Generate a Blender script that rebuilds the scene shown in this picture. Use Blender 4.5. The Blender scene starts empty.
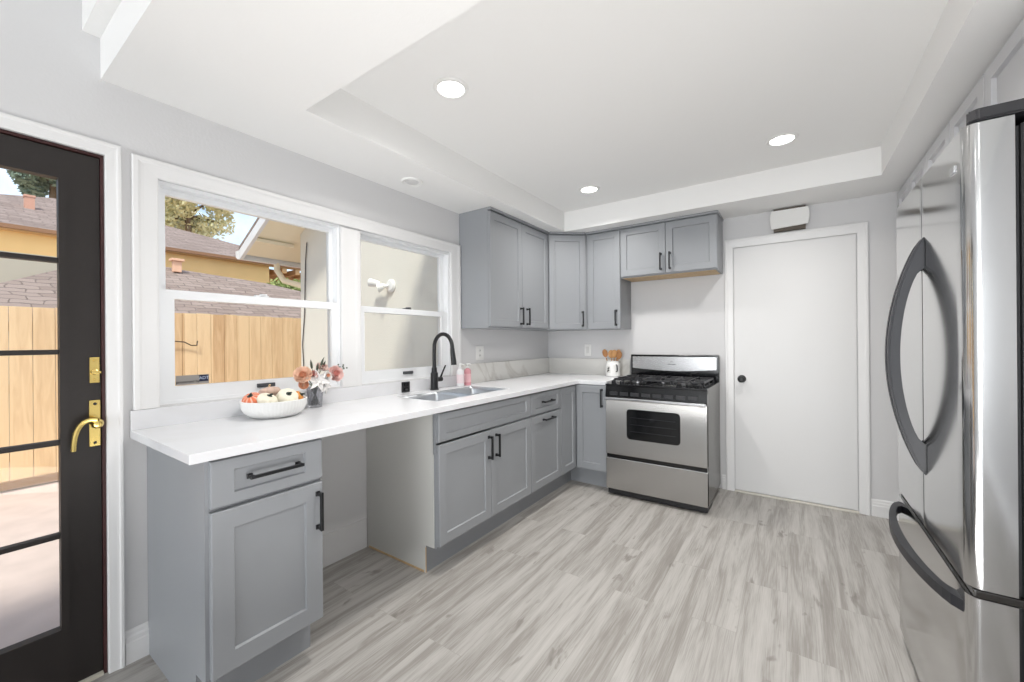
import bpy, bmesh, math, random
from mathutils import Vector, Matrix, noise
random.seed(7)
C = bpy.context.scene.collection
SC = bpy.context.scene
PI = math.pi

# ------------------------------------------------------------------ camera
cd = bpy.data.cameras.new('camera')
cam = bpy.data.objects.new('camera', cd); C.objects.link(cam)
cd.sensor_width = 36.0; cd.lens = 404.85 / 1024 * 36.0; cd.clip_start = 0.02; cd.clip_end = 200
_yaw, _roll = 0.60565, 0.008215
F_ = Vector((-math.sin(_yaw), math.cos(_yaw), 0.00025)).normalized()
R_ = Vector((math.cos(_yaw), math.sin(_yaw), 0)); U_ = R_.cross(F_)
Rr = R_ * math.cos(_roll) - U_ * math.sin(_roll); Ur = R_ * math.sin(_roll) + U_ * math.cos(_roll)
cam.matrix_world = Matrix(((Rr.x, Ur.x, -F_.x, 2.18828), (Rr.y, Ur.y, -F_.y, 0.0), (Rr.z, Ur.z, -F_.z, 1.27067), (0, 0, 0, 1)))
SC.camera = cam

# ------------------------------------------------------------------ exposure, sky, sun, fill lamps
SC.view_settings.view_transform = 'Standard'; SC.view_settings.look = 'None'
SC.view_settings.gamma = 1.0; SC.view_settings.use_curve_mapping = False
SC.view_settings.exposure = 0.0
W = bpy.data.worlds.new('sky'); SC.world = W; W.use_nodes = True
wn = W.node_tree.nodes; wl = W.node_tree.links; wn.clear()
wo = wn.new('ShaderNodeOutputWorld'); wb = wn.new('ShaderNodeBackground'); sk = wn.new('ShaderNodeTexSky')
sk.sky_type = 'NISHITA'; sk.sun_disc = False; sk.sun_elevation = math.radians(50); sk.sun_rotation = math.radians(90)
sk.air_density = 1.0; sk.dust_density = 1.5; sk.altitude = 100
cn = wn.new('ShaderNodeTexNoise'); cn.inputs['Scale'].default_value = 3.0; cn.inputs['Detail'].default_value = 8
cr = wn.new('ShaderNodeValToRGB'); cr.color_ramp.elements[0].position = .45; cr.color_ramp.elements[1].position = .62
cr.color_ramp.elements[0].color = (0, 0, 0, 1); cr.color_ramp.elements[1].color = (.75, .75, .75, 1)
cm = wn.new('ShaderNodeMix'); cm.data_type = 'RGBA'; cm.inputs['B'].default_value = (8.0, 8.6, 9.2, 1)
wl.new(cn.outputs['Fac'], cr.inputs['Fac']); wl.new(cr.outputs['Color'], cm.inputs['Factor'])
wl.new(sk.outputs['Color'], cm.inputs['A']); wl.new(cm.outputs['Result'], wb.inputs['Color'])
wb.inputs['Strength'].default_value = 0.20
wl.new(wb.outputs['Background'], wo.inputs['Surface'])
sl = bpy.data.lights.new('sun', 'SUN'); sl.energy = 3.7; sl.angle = math.radians(8); sl.color = (1, .93, .82)
so = bpy.data.objects.new('sun', sl); C.objects.link(so)
so.rotation_euler = Vector((-.40, .50, -1)).to_track_quat('-Z', 'Y').to_euler()

def area(name, loc, direction, sx, sy, power, color=(1, 1, 1), spread=180):
    l = bpy.data.lights.new(name, 'AREA'); l.shape = 'RECTANGLE'; l.size = sx; l.size_y = sy
    l.energy = power; l.color = color; l.spread = math.radians(spread)
    o = bpy.data.objects.new(name, l); C.objects.link(o); o.location = loc
    o.rotation_euler = Vector(direction).to_track_quat('-Z', 'Y').to_euler(); return o
# added area lamp at an unseen rear opening, standing in for window daylight
area('rear_daylight_fill', (1.65, -6.33, 1.25), (0, 1, .12), 2.9, 2.1, 168, (.94, .97, 1))

# added fill lamp, low and out of frame, aimed up to brighten the ceiling
area('ceiling_fill', (2.0, .22, .40), (.02, .22, 1), 1.0, .9, 30, (1, .985, .97))

# ------------------------------------------------------------------ materials
def lin(c):
    return tuple(((v / 255) / 12.92 if v / 255 <= .04045 else ((v / 255 + .055) / 1.055) ** 2.4) for v in c)
MATS = {}
def M(name, rgb, rough=.5, metal=0.0, noise_amt=0.0, nscale=8, bump=0.0, bscale=60, spec=.5, coat=0, srgb=True, stretch=None):
    if name in MATS: return MATS[name]
    m = bpy.data.materials.new(name); m.use_nodes = True; nt = m.node_tree; b = nt.nodes['Principled BSDF']
    col = (lin(rgb) if srgb else rgb) + (1,)
    b.inputs['Base Color'].default_value = col; b.inputs['Roughness'].default_value = rough
    b.inputs['Metallic'].default_value = metal; b.inputs['Specular IOR Level'].default_value = spec
    b.inputs['Coat Weight'].default_value = coat
    tc = nt.nodes.new('ShaderNodeTexCoord'); mp = nt.nodes.new('ShaderNodeMapping')
    nt.links.new(tc.outputs['Object'], mp.inputs['Vector'])
    if stretch: mp.inputs['Scale'].default_value = stretch
    if noise_amt:
        n = nt.nodes.new('ShaderNodeTexNoise'); n.inputs['Scale'].default_value = nscale; n.inputs['Detail'].default_value = 5
        nt.links.new(mp.outputs['Vector'], n.inputs['Vector'])
        r = nt.nodes.new('ShaderNodeMapRange'); r.inputs['To Min'].default_value = 1 - noise_amt; r.inputs['To Max'].default_value = 1 + noise_amt
        r.inputs['From Min'].default_value = .25; r.inputs['From Max'].default_value = .75
        nt.links.new(n.outputs['Fac'], r.inputs['Value'])
        v = nt.nodes.new('ShaderNodeVectorMath'); v.operation = 'SCALE'; v.inputs[0].default_value = col[:3]
        nt.links.new(r.outputs['Result'], v.inputs['Scale']); nt.links.new(v.outputs['Vector'], b.inputs['Base Color'])
    if bump:
        n2 = nt.nodes.new('ShaderNodeTexNoise'); n2.inputs['Scale'].default_value = bscale; n2.inputs['Detail'].default_value = 3
        nt.links.new(mp.outputs['Vector'], n2.inputs['Vector'])
        bp = nt.nodes.new('ShaderNodeBump'); bp.inputs['Strength'].default_value = bump; bp.inputs['Distance'].default_value = .01
        nt.links.new(n2.outputs['Fac'], bp.inputs['Height']); nt.links.new(bp.outputs['Normal'], b.inputs['Normal'])
    MATS[name] = m; return m
def emit(name, rgb, strength):
    m = bpy.data.materials.new(name); m.use_nodes = True; b = m.node_tree.nodes['Principled BSDF']
    b.inputs['Base Color'].default_value = (.9, .9, .9, 1)
    b.inputs['Emission Color'].default_value = rgb + (1,); b.inputs['Emission Strength'].default_value = strength; return m
def glass(name, tint=(1, 1, 1), refl=1.0):
    m = bpy.data.materials.new(name); m.use_nodes = True; nt = m.node_tree; nt.nodes.clear()
    o = nt.nodes.new('ShaderNodeOutputMaterial'); t = nt.nodes.new('ShaderNodeBsdfTransparent'); t.inputs['Color'].default_value = tint + (1,)
    g = nt.nodes.new('ShaderNodeBsdfGlossy'); g.inputs['Roughness'].default_value = .02
    f = nt.nodes.new('ShaderNodeFresnel'); f.inputs['IOR'].default_value = 1.2
    x = nt.nodes.new('ShaderNodeMixShader'); nt.links.new(f.outputs['Fac'], x.inputs['Fac'])
    nt.links.new(t.outputs['BSDF'], x.inputs[1]); nt.links.new(g.outputs['BSDF'], x.inputs[2]); nt.links.new(x.outputs['Shader'], o.inputs['Surface']); return m

wall_m = M('painted_wall', (214, 214, 215), .65, bump=.08, bscale=90)
ceil_m = M('ceiling_paint', (242, 242, 241), .7, bump=.06, bscale=60)
trim_m = M('trim_white', (230, 230, 230), .35)
vinyl_m = M('window_vinyl', (236, 238, 240), .3)
cab_m = M('cabinet_grey', (147, 150, 154), .38)
cabin_m = M('cabinet_grey_lit', (205, 206, 209), .4)  # same cabinet grey, made pale: strong glancing light put into the colour
mel_m = M('white_melamine', (208, 208, 204), .45)
raw_m = M('raw_plywood', (206, 178, 140), .7, noise_amt=.12, nscale=30)
black_m = M('matte_black', (22, 23, 26), .35)
blackg_m = M('gloss_black', (10, 11, 14), .12)
iron_m = M('cast_iron', (34, 34, 37), .32)
brass_m = M('polished_brass', (222, 196, 120), .22, 1.0)
dkbrown_m = M('dark_brown_paint', (31, 25, 23), .5, noise_amt=.08, nscale=6)
redbrown_m = M('oxblood_paint', (62, 30, 30), .5, noise_amt=.2, nscale=20)
plast_w = M('white_plastic', (236, 236, 234), .4)
plast_g = M('charcoal_plastic', (38, 38, 41), .38)

def brushed(name, rgb, rough, aniso, rot):   # brushed stainless: highlights stretch across the grain
    m = M(name, rgb, rough, 1.0); nt = m.node_tree; b = nt.nodes['Principled BSDF']
    b.inputs['Anisotropic'].default_value = aniso; b.inputs['Anisotropic Rotation'].default_value = rot
    tg = nt.nodes.new('ShaderNodeCombineXYZ'); tg.inputs['X'].default_value = 1; nt.links.new(tg.outputs[0], b.inputs['Tangent']); return m
steel_m = brushed('brushed_steel', (182, 181, 179), .26, 1.0, 0.0)
steel_f = M('satin_steel', (198, 198, 198), .12, 1.0)
sink_m = M('sink_steel', (205, 208, 212), .3, 1.0)
hand_m = M('bright_steel', (215, 216, 218), .16, 1.0)

def floor_mat():
    m = bpy.data.materials.new('vinyl_planks'); m.use_nodes = True; nt = m.node_tree; b = nt.nodes['Principled BSDF']; L = nt.links
    tc = nt.nodes.new('ShaderNodeTexCoord'); sp = nt.nodes.new('ShaderNodeSeparateXYZ'); cb = nt.nodes.new('ShaderNodeCombineXYZ')
    L.new(tc.outputs['Object'], sp.inputs[0]); L.new(sp.outputs['Y'], cb.inputs['X']); L.new(sp.outputs['X'], cb.inputs['Y'])
    br = nt.nodes.new('ShaderNodeTexBrick'); br.inputs['Scale'].default_value = 1; br.inputs['Brick Width'].default_value = 1.22
    br.inputs['Row Height'].default_value = .18; br.inputs['Mortar Size'].default_value = .0012; br.inputs['Mortar Smooth'].default_value = .6
    br.offset = .37; br.inputs['Color1'].default_value = (0, 0, 0, 1); br.inputs['Color2'].default_value = (1, 1, 1, 1); br.inputs['Mortar'].default_value = (.3, .3, .3, 1)
    L.new(cb.outputs[0], br.inputs['Vector'])
    # per plank offset of the grain
    off = nt.nodes.new('ShaderNodeVectorMath'); off.operation = 'SCALE'; off.inputs['Scale'].default_value = 7.3; L.new(br.outputs['Color'], off.inputs[0])
    ad = nt.nodes.new('ShaderNodeVectorMath'); ad.operation = 'ADD'; L.new(cb.outputs[0], ad.inputs[0]); L.new(off.outputs[0], ad.inputs[1])
    def nz(scale, sx, sy, det, dist=0):
        mp = nt.nodes.new('ShaderNodeMapping'); mp.inputs['Scale'].default_value = (sx, sy, 1); L.new(ad.outputs[0], mp.inputs['Vector'])
        n = nt.nodes.new('ShaderNodeTexNoise'); n.inputs['Scale'].default_value = scale; n.inputs['Detail'].default_value = det; n.inputs['Distortion'].default_value = dist
        L.new(mp.outputs[0], n.inputs['Vector']); return n
    g1 = nz(1.3, 1, 13, 7, .8); g2 = nz(8, 1, 30, 5); kn = nz(4.2, 1.0, 2.6, 3, .8)
    def math_(op, a, bb):
        n = nt.nodes.new('ShaderNodeMath'); n.operation = op
        for i, v in enumerate((a, bb)):
            if isinstance(v, (int, float)): n.inputs[i].default_value = v
            else: L.new(v, n.inputs[i])
        return n.outputs[0]
    s = math_('ADD', math_('MULTIPLY', g1.outputs['Fac'], .55), math_('MULTIPLY', g2.outputs['Fac'], .28))
    s = math_('ADD', s, math_('MULTIPLY', br.outputs['Color'], .05))
    k = nt.nodes.new('ShaderNodeMapRange'); k.inputs['From Min'].default_value = .64; k.inputs['From Max'].default_value = .76; L.new(kn.outputs['Fac'], k.inputs['Value'])
    s = math_('SUBTRACT', s, math_('MULTIPLY', k.outputs['Result'], .22))
    rp = nt.nodes.new('ShaderNodeValToRGB'); e = rp.color_ramp.elements
    e[0].position = .14; e[0].color = lin((122, 117, 112)) + (1,); e[1].position = .60; e[1].color = lin((188, 185, 181)) + (1,)
    x = e.new(.37); x.color = lin((150, 146, 141)) + (1,); x = e.new(.47); x.color = lin((175, 172, 168)) + (1,)
    L.new(s, rp.inputs['Fac'])
    mx = nt.nodes.new('ShaderNodeMix'); mx.data_type = 'RGBA'; mx.inputs['B'].default_value = lin((156, 152, 147)) + (1,)
    L.new(br.outputs['Fac'], mx.inputs['Factor']); L.new(rp.outputs['Color'], mx.inputs['A']); L.new(mx.outputs['Result'], b.inputs['Base Color'])
    b.inputs['Roughness'].default_value = .42; b.inputs['Specular IOR Level'].default_value = .4
    bp = nt.nodes.new('ShaderNodeBump'); bp.inputs['Strength'].default_value = .15; bp.inputs['Distance'].default_value = .004
    L.new(g2.outputs['Fac'], bp.inputs['Height']); L.new(bp.outputs['Normal'], b.inputs['Normal'])
    return m
def marble_mat(name, base, vein, amt, scale=1.3):
    m = bpy.data.materials.new(name); m.use_nodes = True; nt = m.node_tree; b = nt.nodes['Principled BSDF']; L = nt.links
    tc = nt.nodes.new('ShaderNodeTexCoord')
    mp = nt.nodes.new('ShaderNodeMapping'); mp.inputs['Rotation'].default_value = (.5, .4, .3); L.new(tc.outputs['Object'], mp.inputs['Vector'])
    n = nt.nodes.new('ShaderNodeTexNoise'); n.inputs['Scale'].default_value = scale; n.inputs['Detail'].default_value = 6; n.inputs['Distortion'].default_value = 1.2
    L.new(mp.outputs[0], n.inputs['Vector'])
    rp = nt.nodes.new('ShaderNodeValToRGB'); e = rp.color_ramp.elements
    e[0].position = .47; e[0].color = (0, 0, 0, 1); e[1].position = .53; e[1].color = (0, 0, 0, 1); q = e.new(.5); q.color = (amt, amt, amt, 1)
    L.new(n.outputs['Fac'], rp.inputs['Fac'])
    mx = nt.nodes.new('ShaderNodeMix'); mx.data_type = 'RGBA'; mx.inputs['A'].default_value = lin(base) + (1,); mx.inputs['B'].default_value = lin(vein) + (1,)
    L.new(rp.outputs['Color'], mx.inputs['Factor']); L.new(mx.outputs['Result'], b.inputs['Base Color'])
    b.inputs['Roughness'].default_value = .22; return m
floor_m = floor_mat()
quartz_m = marble_mat('white_quartz', (226, 227, 230), (206, 204, 202), .18, .8)
splash_m = marble_mat('veined_marble', (226, 225, 221), (188, 184, 177), .55, 1.0)

def shingle_mat(name, c1, c2, sx=.24, sy=.10):
    m = bpy.data.materials.new(name); m.use_nodes = True; nt = m.node_tree; b = nt.nodes['Principled BSDF']; L = nt.links
    tc = nt.nodes.new('ShaderNodeTexCoord'); sp = nt.nodes.new('ShaderNodeSeparateXYZ'); cb = nt.nodes.new('ShaderNodeCombineXYZ')
    L.new(tc.outputs['Object'], sp.inputs[0]); L.new(sp.outputs['Y'], cb.inputs['X']); L.new(sp.outputs['X'], cb.inputs['Y'])
    dn = nt.nodes.new('ShaderNodeTexNoise'); dn.inputs['Scale'].default_value = 5; L.new(cb.outputs[0], dn.inputs['Vector'])
    sc = nt.nodes.new('ShaderNodeVectorMath'); sc.operation = 'SCALE'; sc.inputs['Scale'].default_value = .12; L.new(dn.outputs['Color'], sc.inputs[0])
    ad = nt.nodes.new('ShaderNodeVectorMath'); L.new(cb.outputs[0], ad.inputs[0]); L.new(sc.outputs[0], ad.inputs[1])
    br = nt.nodes.new('ShaderNodeTexBrick'); br.inputs['Scale'].default_value = 1; br.inputs['Brick Width'].default_value = sx; br.inputs['Row Height'].default_value = sy
    br.inputs['Mortar Size'].default_value = .007; br.inputs['Color1'].default_value = lin(c1) + (1,); br.inputs['Color2'].default_value = lin(c2) + (1,)
    br.inputs['Mortar'].default_value = lin(tuple(v * .82 for v in c1)) + (1,); L.new(ad.outputs[0], br.inputs['Vector'])
    L.new(br.outputs['Color'], b.inputs['Base Color']); b.inputs['Roughness'].default_value = .9
    bp = nt.nodes.new('ShaderNodeBump'); bp.inputs['Strength'].default_value = .5; bp.inputs['Distance'].default_value = .02
    L.new(br.outputs['Fac'], bp.inputs['Height']); bp.invert = True; L.new(bp.outputs['Normal'], b.inputs['Normal']); return m
def board_mat(name, c1, c2, width, axis='Y'):
    m = bpy.data.materials.new(name); m.use_nodes = True; nt = m.node_tree; b = nt.nodes['Principled BSDF']; L = nt.links
    tc = nt.nodes.new('ShaderNodeTexCoord'); sp = nt.nodes.new('ShaderNodeSeparateXYZ'); L.new(tc.outputs['Object'], sp.inputs[0])
    q = nt.nodes.new('ShaderNodeMath'); q.operation = 'DIVIDE'; q.inputs[1].default_value = width; L.new(sp.outputs[axis], q.inputs[0])
    fl = nt.nodes.new('ShaderNodeMath'); fl.operation = 'FLOOR'; L.new(q.outputs[0], fl.inputs[0])
    wn_ = nt.nodes.new('ShaderNodeTexWhiteNoise'); wn_.noise_dimensions = '1D'; L.new(fl.outputs[0], wn_.inputs['W'])
    mp = nt.nodes.new('ShaderNodeMapping'); mp.inputs['Scale'].default_value = (8, 8, .9); L.new(tc.outputs['Object'], mp.inputs['Vector'])
    n = nt.nodes.new('ShaderNodeTexNoise'); n.inputs['Scale'].default_value = 2.5; n.inputs['Detail'].default_value = 5; n.inputs['Distortion'].default_value = .8; L.new(mp.outputs[0], n.inputs['Vector'])
    a = nt.nodes.new('ShaderNodeMath'); a.operation = 'MULTIPLY_ADD'; a.inputs[1].default_value = .6; L.new(wn_.outputs['Value'], a.inputs[0]); L.new(n.outputs['Fac'], a.inputs[2])
    rp = nt.nodes.new('ShaderNodeValToRGB'); rp.color_ramp.elements[0].position = .35; rp.color_ramp.elements[1].position = 1.1
    rp.color_ramp.elements[0].color = lin(c1) + (1,); rp.color_ramp.elements[1].color = lin(c2) + (1,)
    L.new(a.outputs[0], rp.inputs['Fac']); L.new(rp.outputs['Color'], b.inputs['Base Color']); b.inputs['Roughness'].default_value = .8; return m

# ------------------------------------------------------------------ mesh helpers
def box(bm, x0, x1, y0, y1, z0, z1, bev=0.0, mat=None):
    vs = [bm.verts.new(v) for v in ((x0, y0, z0), (x1, y0, z0), (x1, y1, z0), (x0, y1, z0), (x0, y0, z1), (x1, y0, z1), (x1, y1, z1), (x0, y1, z1))]
    fs = [bm.faces.new([vs[i] for i in f]) for f in ((3, 2, 1, 0), (4, 5, 6, 7), (0, 1, 5, 4), (1, 2, 6, 5), (2, 3, 7, 6), (3, 0, 4, 7))]
    if bev > 0:
        es = list({e for f in fs for e in f.edges})
        r = bmesh.ops.bevel(bm, geom=es, offset=bev, segments=2, affect='EDGES', profile=.6)
        vs = list({v for f in r['faces'] for v in f.verts} | {v for v in vs if v.is_valid})
    if mat is not None: bmesh.ops.transform(bm, matrix=mat, verts=[v for v in vs if v.is_valid])
    return vs
def B(*args, bev=0.0):
    bm = bmesh.new(); box(bm, *args, bev=bev); return bm
def prism(bm, pts, axis, a, b_):      # pts polygon in the two remaining axes (x,y,z order)
    def mk(p, t):
        return {'x': (t, p[0], p[1]), 'y': (p[0], t, p[1]), 'z': (p[0], p[1], t)}[axis]
    A = [bm.verts.new(mk(p, a)) for p in pts]; Bv = [bm.verts.new(mk(p, b_)) for p in pts]
    n = len(pts); fs = [bm.faces.new(A), bm.faces.new(Bv[::-1])]
    for i in range(n): fs.append(bm.faces.new((A[i], A[(i + 1) % n], Bv[(i + 1) % n], Bv[i])))
    bmesh.ops.recalc_face_normals(bm, faces=fs); return A + Bv
def cells(bm, xs, ys, keep, z0, z1, axis='z'):   # union of grid cells extruded along axis, watertight
    vt = {}
    def v(i, j, t):
        k = (i, j, t)
        if k not in vt:
            p = (xs[i], ys[j]); z = (z0, z1)[t]
            vt[k] = bm.verts.new({'z': (p[0], p[1], z), 'x': (z, p[0], p[1]), 'y': (p[0], z, p[1])}[axis])
        return vt[k]
    fs = []; nx, ny = len(xs) - 1, len(ys) - 1
    K = lambda i, j: 0 <= i < nx and 0 <= j < ny and keep(i, j)
    for i in range(nx):
        for j in range(ny):
            if not K(i, j): continue
            for t in (0, 1): fs.append(bm.faces.new((v(i, j, t), v(i + 1, j, t), v(i + 1, j + 1, t), v(i, j + 1, t))))
            if not K(i - 1, j): fs.append(bm.faces.new((v(i, j, 0), v(i, j + 1, 0), v(i, j + 1, 1), v(i, j, 1))))
            if not K(i + 1, j): fs.append(bm.faces.new((v(i + 1, j, 0), v(i + 1, j + 1, 0), v(i + 1, j + 1, 1), v(i + 1, j, 1))))
            if not K(i, j - 1): fs.append(bm.faces.new((v(i, j, 0), v(i + 1, j, 0), v(i + 1, j, 1), v(i, j, 1))))
            if not K(i, j + 1): fs.append(bm.faces.new((v(i, j + 1, 0), v(i + 1, j + 1, 0), v(i + 1, j + 1, 1), v(i, j + 1, 1))))
    bmesh.ops.recalc_face_normals(bm, faces=fs); return bm
def tube(bm, pts, r, n=12, caps=True):
    pts = [Vector(p) for p in pts]; rr = r if isinstance(r, (list, tuple)) else [r] * len(pts)
    rings = []; prev = None
    for i, p in enumerate(pts):
        t = (pts[min(i + 1, len(pts) - 1)] - pts[max(i - 1, 0)]).normalized()
        if prev is None: u = t.orthogonal().normalized()
        else: u = (prev - t * prev.dot(t)).normalized()
        prev = u; w = t.cross(u)
        rings.append([bm.verts.new(p + (u * math.cos(2 * PI * k / n) + w * math.sin(2 * PI * k / n)) * rr[i]) for k in range(n)])
    fs = []
    for a, b_ in zip(rings, rings[1:]):
        for k in range(n): fs.append(bm.faces.new((a[k], a[(k + 1) % n], b_[(k + 1) % n], b_[k])))
    if caps: fs.append(bm.faces.new(rings[0][::-1])); fs.append(bm.faces.new(rings[-1]))
    for f in fs: f.smooth = True
    bmesh.ops.recalc_face_normals(bm, faces=fs)
    return [v for r_ in rings for v in r_]
def lathe(bm, prof, c, n=32, fn=None, smooth=True, axis='z'):   # prof [(r,z)], closed ends where r==0
    rings = []
    for (r, z) in prof:
        if r <= 1e-6: rings.append([(0, 0, z)])
        else: rings.append([((fn(k / n * 2 * PI, z) if fn else 1) * r * math.cos(2 * PI * k / n), (fn(k / n * 2 * PI, z) if fn else 1) * r * math.sin(2 * PI * k / n), z) for k in range(n)])
    c = Vector(c); V = []
    for r_ in rings:
        row = []
        for p in r_:
            p = Vector(p)
            if axis == 'x': p = Vector((p.z, p.x, p.y))
            if axis == 'y': p = Vector((p.x, p.z, p.y))
            row.append(bm.verts.new(c + p))
        V.append(row)
    fs = []
    for a, b_ in zip(V, V[1:]):
        for k in range(n):
            if len(a) == 1 and len(b_) == 1: continue
            if len(a) == 1: fs.append(bm.faces.new((a[0], b_[k], b_[(k + 1) % n])))
            elif len(b_) == 1: fs.append(bm.faces.new((a[k], a[(k + 1) % n], b_[0])))
            else: fs.append(bm.faces.new((a[k], a[(k + 1) % n], b_[(k + 1) % n], b_[k])))
    for f in fs: f.smooth = smooth
    bmesh.ops.recalc_face_normals(bm, faces=fs)
    return [v for r_ in V for v in r_]
def frame(ox, oy, ang):   # local x = width, local -y = outward, z up
    return Matrix.Translation((ox, oy, 0)) @ Matrix.Rotation(ang, 4, 'Z')
def shaker(x0, x1, z0, z1, s=.057, th=.02, rec=.009, y=0.0, st=None):
    """shaker door or drawer front: outer slab, raised frame, recessed flat panel"""
    bm = bmesh.new()
    st = st or s
    def ring(ins_x, ins_z, yy): return [bm.verts.new(p) for p in ((x0 + ins_x, yy, z0 + ins_z), (x1 - ins_x, yy, z0 + ins_z), (x1 - ins_x, yy, z1 - ins_z), (x0 + ins_x, yy, z1 - ins_z))]
    R = [ring(0, 0, y), ring(0, 0, y - th + .0025), ring(.0025, .0025, y - th), ring(s, st, y - th), ring(s + .004, st + .004, y - th + rec)]
    fs = [bm.faces.new(R[0])]
    for a, b_ in zip(R, R[1:]):
        for k in range(4): fs.append(bm.faces.new((a[k], a[(k + 1) % 4], b_[(k + 1) % 4], b_[k])))
    fs.append(bm.faces.new(R[-1])); bmesh.ops.recalc_face_normals(bm, faces=fs); return bm
def pull(cx, cz, L, vert, y=-.02):
    bm = bmesh.new(); h = L / 2; b = .0055
    if vert:
        for s in (-1, 1): box(bm, cx - .008, cx + .008, y - .006, y + .001, cz + s * (h - .009) - .009, cz + s * (h - .009) + .009, .001); box(bm, cx - b, cx + b, y - .032, y, cz + s * (h - .009) - b, cz + s * (h - .009) + b)
        box(bm, cx - b, cx + b, y - .036, y - .025, cz - h, cz + h, .0015)
    else:
        for s in (-1, 1): box(bm, cx + s * (h - .009) - .009, cx + s * (h - .009) + .009, y - .006, y + .001, cz - .008, cz + .008, .001); box(bm, cx + s * (h - .009) - b, cx + s * (h - .009) + b, y - .032, y, cz - b, cz + b)
        box(bm, cx - h, cx + h, y - .036, y - .025, cz - b, cz + b, .0015)
    return bm

# ------------------------------------------------------------------ object helpers
def link(name, bm, mat, off=Vector((0, 0, 0)), parent=None):
    if any(off): bmesh.ops.translate(bm, verts=bm.verts, vec=-Vector(off))
    bm.normal_update()
    for e in bm.edges:
        if len(e.link_faces) == 2 and e.calc_face_angle(0) > .6: e.smooth = False
    me = bpy.data.meshes.new(name); bm.to_mesh(me); bm.free()
    for m in (mat if isinstance(mat, (list, tuple)) else [mat]): me.materials.append(m)
    o = bpy.data.objects.new(name, me); C.objects.link(o)
    if parent: o.parent = parent
    return o
def struct(name, bm, mat, parent=None):
    o = link(name, bm, mat)
    if parent: o.parent = parent
    else: o['kind'] = 'structure'
    return o
class Thing:
    def __init__(s, name, label, cat, loc, group=None):
        s.loc = Vector(loc); s.o = bpy.data.objects.new(name, None); C.objects.link(s.o); s.o.location = loc
        s.o.empty_display_size = .05; s.o['label'] = label; s.o['category'] = cat
        if group: s.o['group'] = group
    def part(s, name, bm, mat, parent=None, label=None, T=None):
        if T is not None: bmesh.ops.transform(bm, matrix=T, verts=bm.verts)
        o = link(name, bm, mat, s.loc, parent or s.o)
        if label: o['label'] = label
        return o
def single(name, label, cat, bm, mat, loc, group=None):
    o = link(name, bm, mat, Vector(loc)); o.location = loc; o['label'] = label; o['category'] = cat
    if group: o['group'] = group
    return o
def text_bm(s, size, depth=.0004):
    cu = bpy.data.curves.new('lettering', 'FONT'); cu.body = s; cu.size = size; cu.extrude = depth; cu.align_x = 'CENTER'; cu.align_y = 'CENTER'
    o = bpy.data.objects.new('lettering', cu); C.objects.link(o); dg = bpy.context.evaluated_depsgraph_get(); dg.update()
    me = bpy.data.meshes.new_from_object(o.evaluated_get(dg)); bm = bmesh.new(); bm.from_mesh(me)
    bpy.data.objects.remove(o); bpy.data.curves.remove(cu); bpy.data.meshes.remove(me); return bm

# ================================================================== ROOM SHELL
XB, YB, YR = 3.30, 3.855, -6.2
ZS, ZT, ZR = 2.293, 2.474, 2.75
# left wall with the door opening and two window openings (y,z grid)
ys = [YR, -.50, .393, .552, 1.389, 1.516, 2.321, YB]; zs = [0, 1.012, 2.002, ZR]
zz = [0, 1.012, 1.963, 2.003, ZR]
hole = lambda i, j: not ((i == 1 and j in (0, 1, 2)) or (i == 3 and j == 1) or (i == 5 and j == 1))
bm = bmesh.new(); cells(bm, ys, zz, hole, -.14, 0, 'x'); struct('wall_left', bm, wall_m)
struct('wall_back', B(-.14, XB + .1, YB, YB + .12, 0, ZR), wall_m)
struct('wall_right', B(XB, XB + .12, YR, YB, 0, ZR), wall_m)
bm = bmesh.new(); cells(bm, [-.14, .2, 3.1, XB + .12], [0, .2, 2.3, ZR], lambda i, j: not (i == 1 and j == 1), YR - .12, YR, 'y'); struct('wall_rear', bm, wall_m)
struct('floor', B(-.14, XB + .12, YR - .12, YB + .12, -.1, 0), floor_m)
# kitchen ceiling: dropped soffit ring with a raised tray, plus a stepped header towards the living area
bm = bmesh.new()
tx0, tx1, ty0, ty1 = .436, 2.655, .951, 3.411
cells(bm, [-.14, tx0, tx1, XB + .12], [.385, ty0, ty1, YB + .12], lambda i, j: not (i == 1 and j == 1), ZS, ZT, 'z')
box(bm, -.14, XB + .12, .385, YB + .12, ZT, ZR)
box(bm, -.14, XB + .12, .337, .385, 2.452, ZR)
struct('ceiling', bm, ceil_m)
struct('ceiling_living_area', B(-.14, XB + .12, YR - .12, .337, ZR, ZR + .1), ceil_m)

def baseboard(name, x0, y0, x1, y1, nx, ny, h=.13):   # run from p0 to p1, thickness along normal n
    prof = [(0, 0), (.015, 0), (.015, h * .62), (.012, h * .66), (.012, h * .78), (.008, h * .84), (.008, h * .93), (.004, h), (0, h)]
    bm = bmesh.new(); A = [bm.verts.new((x0 + nx * p, y0 + ny * p, z)) for p, z in prof]; D = [bm.verts.new((x1 + nx * p, y1 + ny * p, z)) for p, z in prof]
    n = len(prof); fs = [bm.faces.new(A), bm.faces.new(D[::-1])] + [bm.faces.new((A[i], A[(i + 1) % n], D[(i + 1) % n], D[i])) for i in range(n)]
    bmesh.ops.recalc_face_normals(bm, faces=fs); struct(name, bm, trim_m)
baseboard('baseboard_left', 0, .441, 0, .5125, 1, 0)
struct('baseboard_left_knee_space', B(.0005, .008, .909, 1.549, .0005, .18, bev=.002), wall_m)
baseboard('baseboard_left_rear', 0, YR, 0, -.55, 1, 0)
baseboard('baseboard_back_right', 2.644, YB, XB, YB, 0, -1, .12)
baseboard('baseboard_back_left', 1.69, YB, 1.717, YB, 0, -1, .12)
baseboard('baseboard_right', XB, YR, XB, 1.50, -1, 0)

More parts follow.
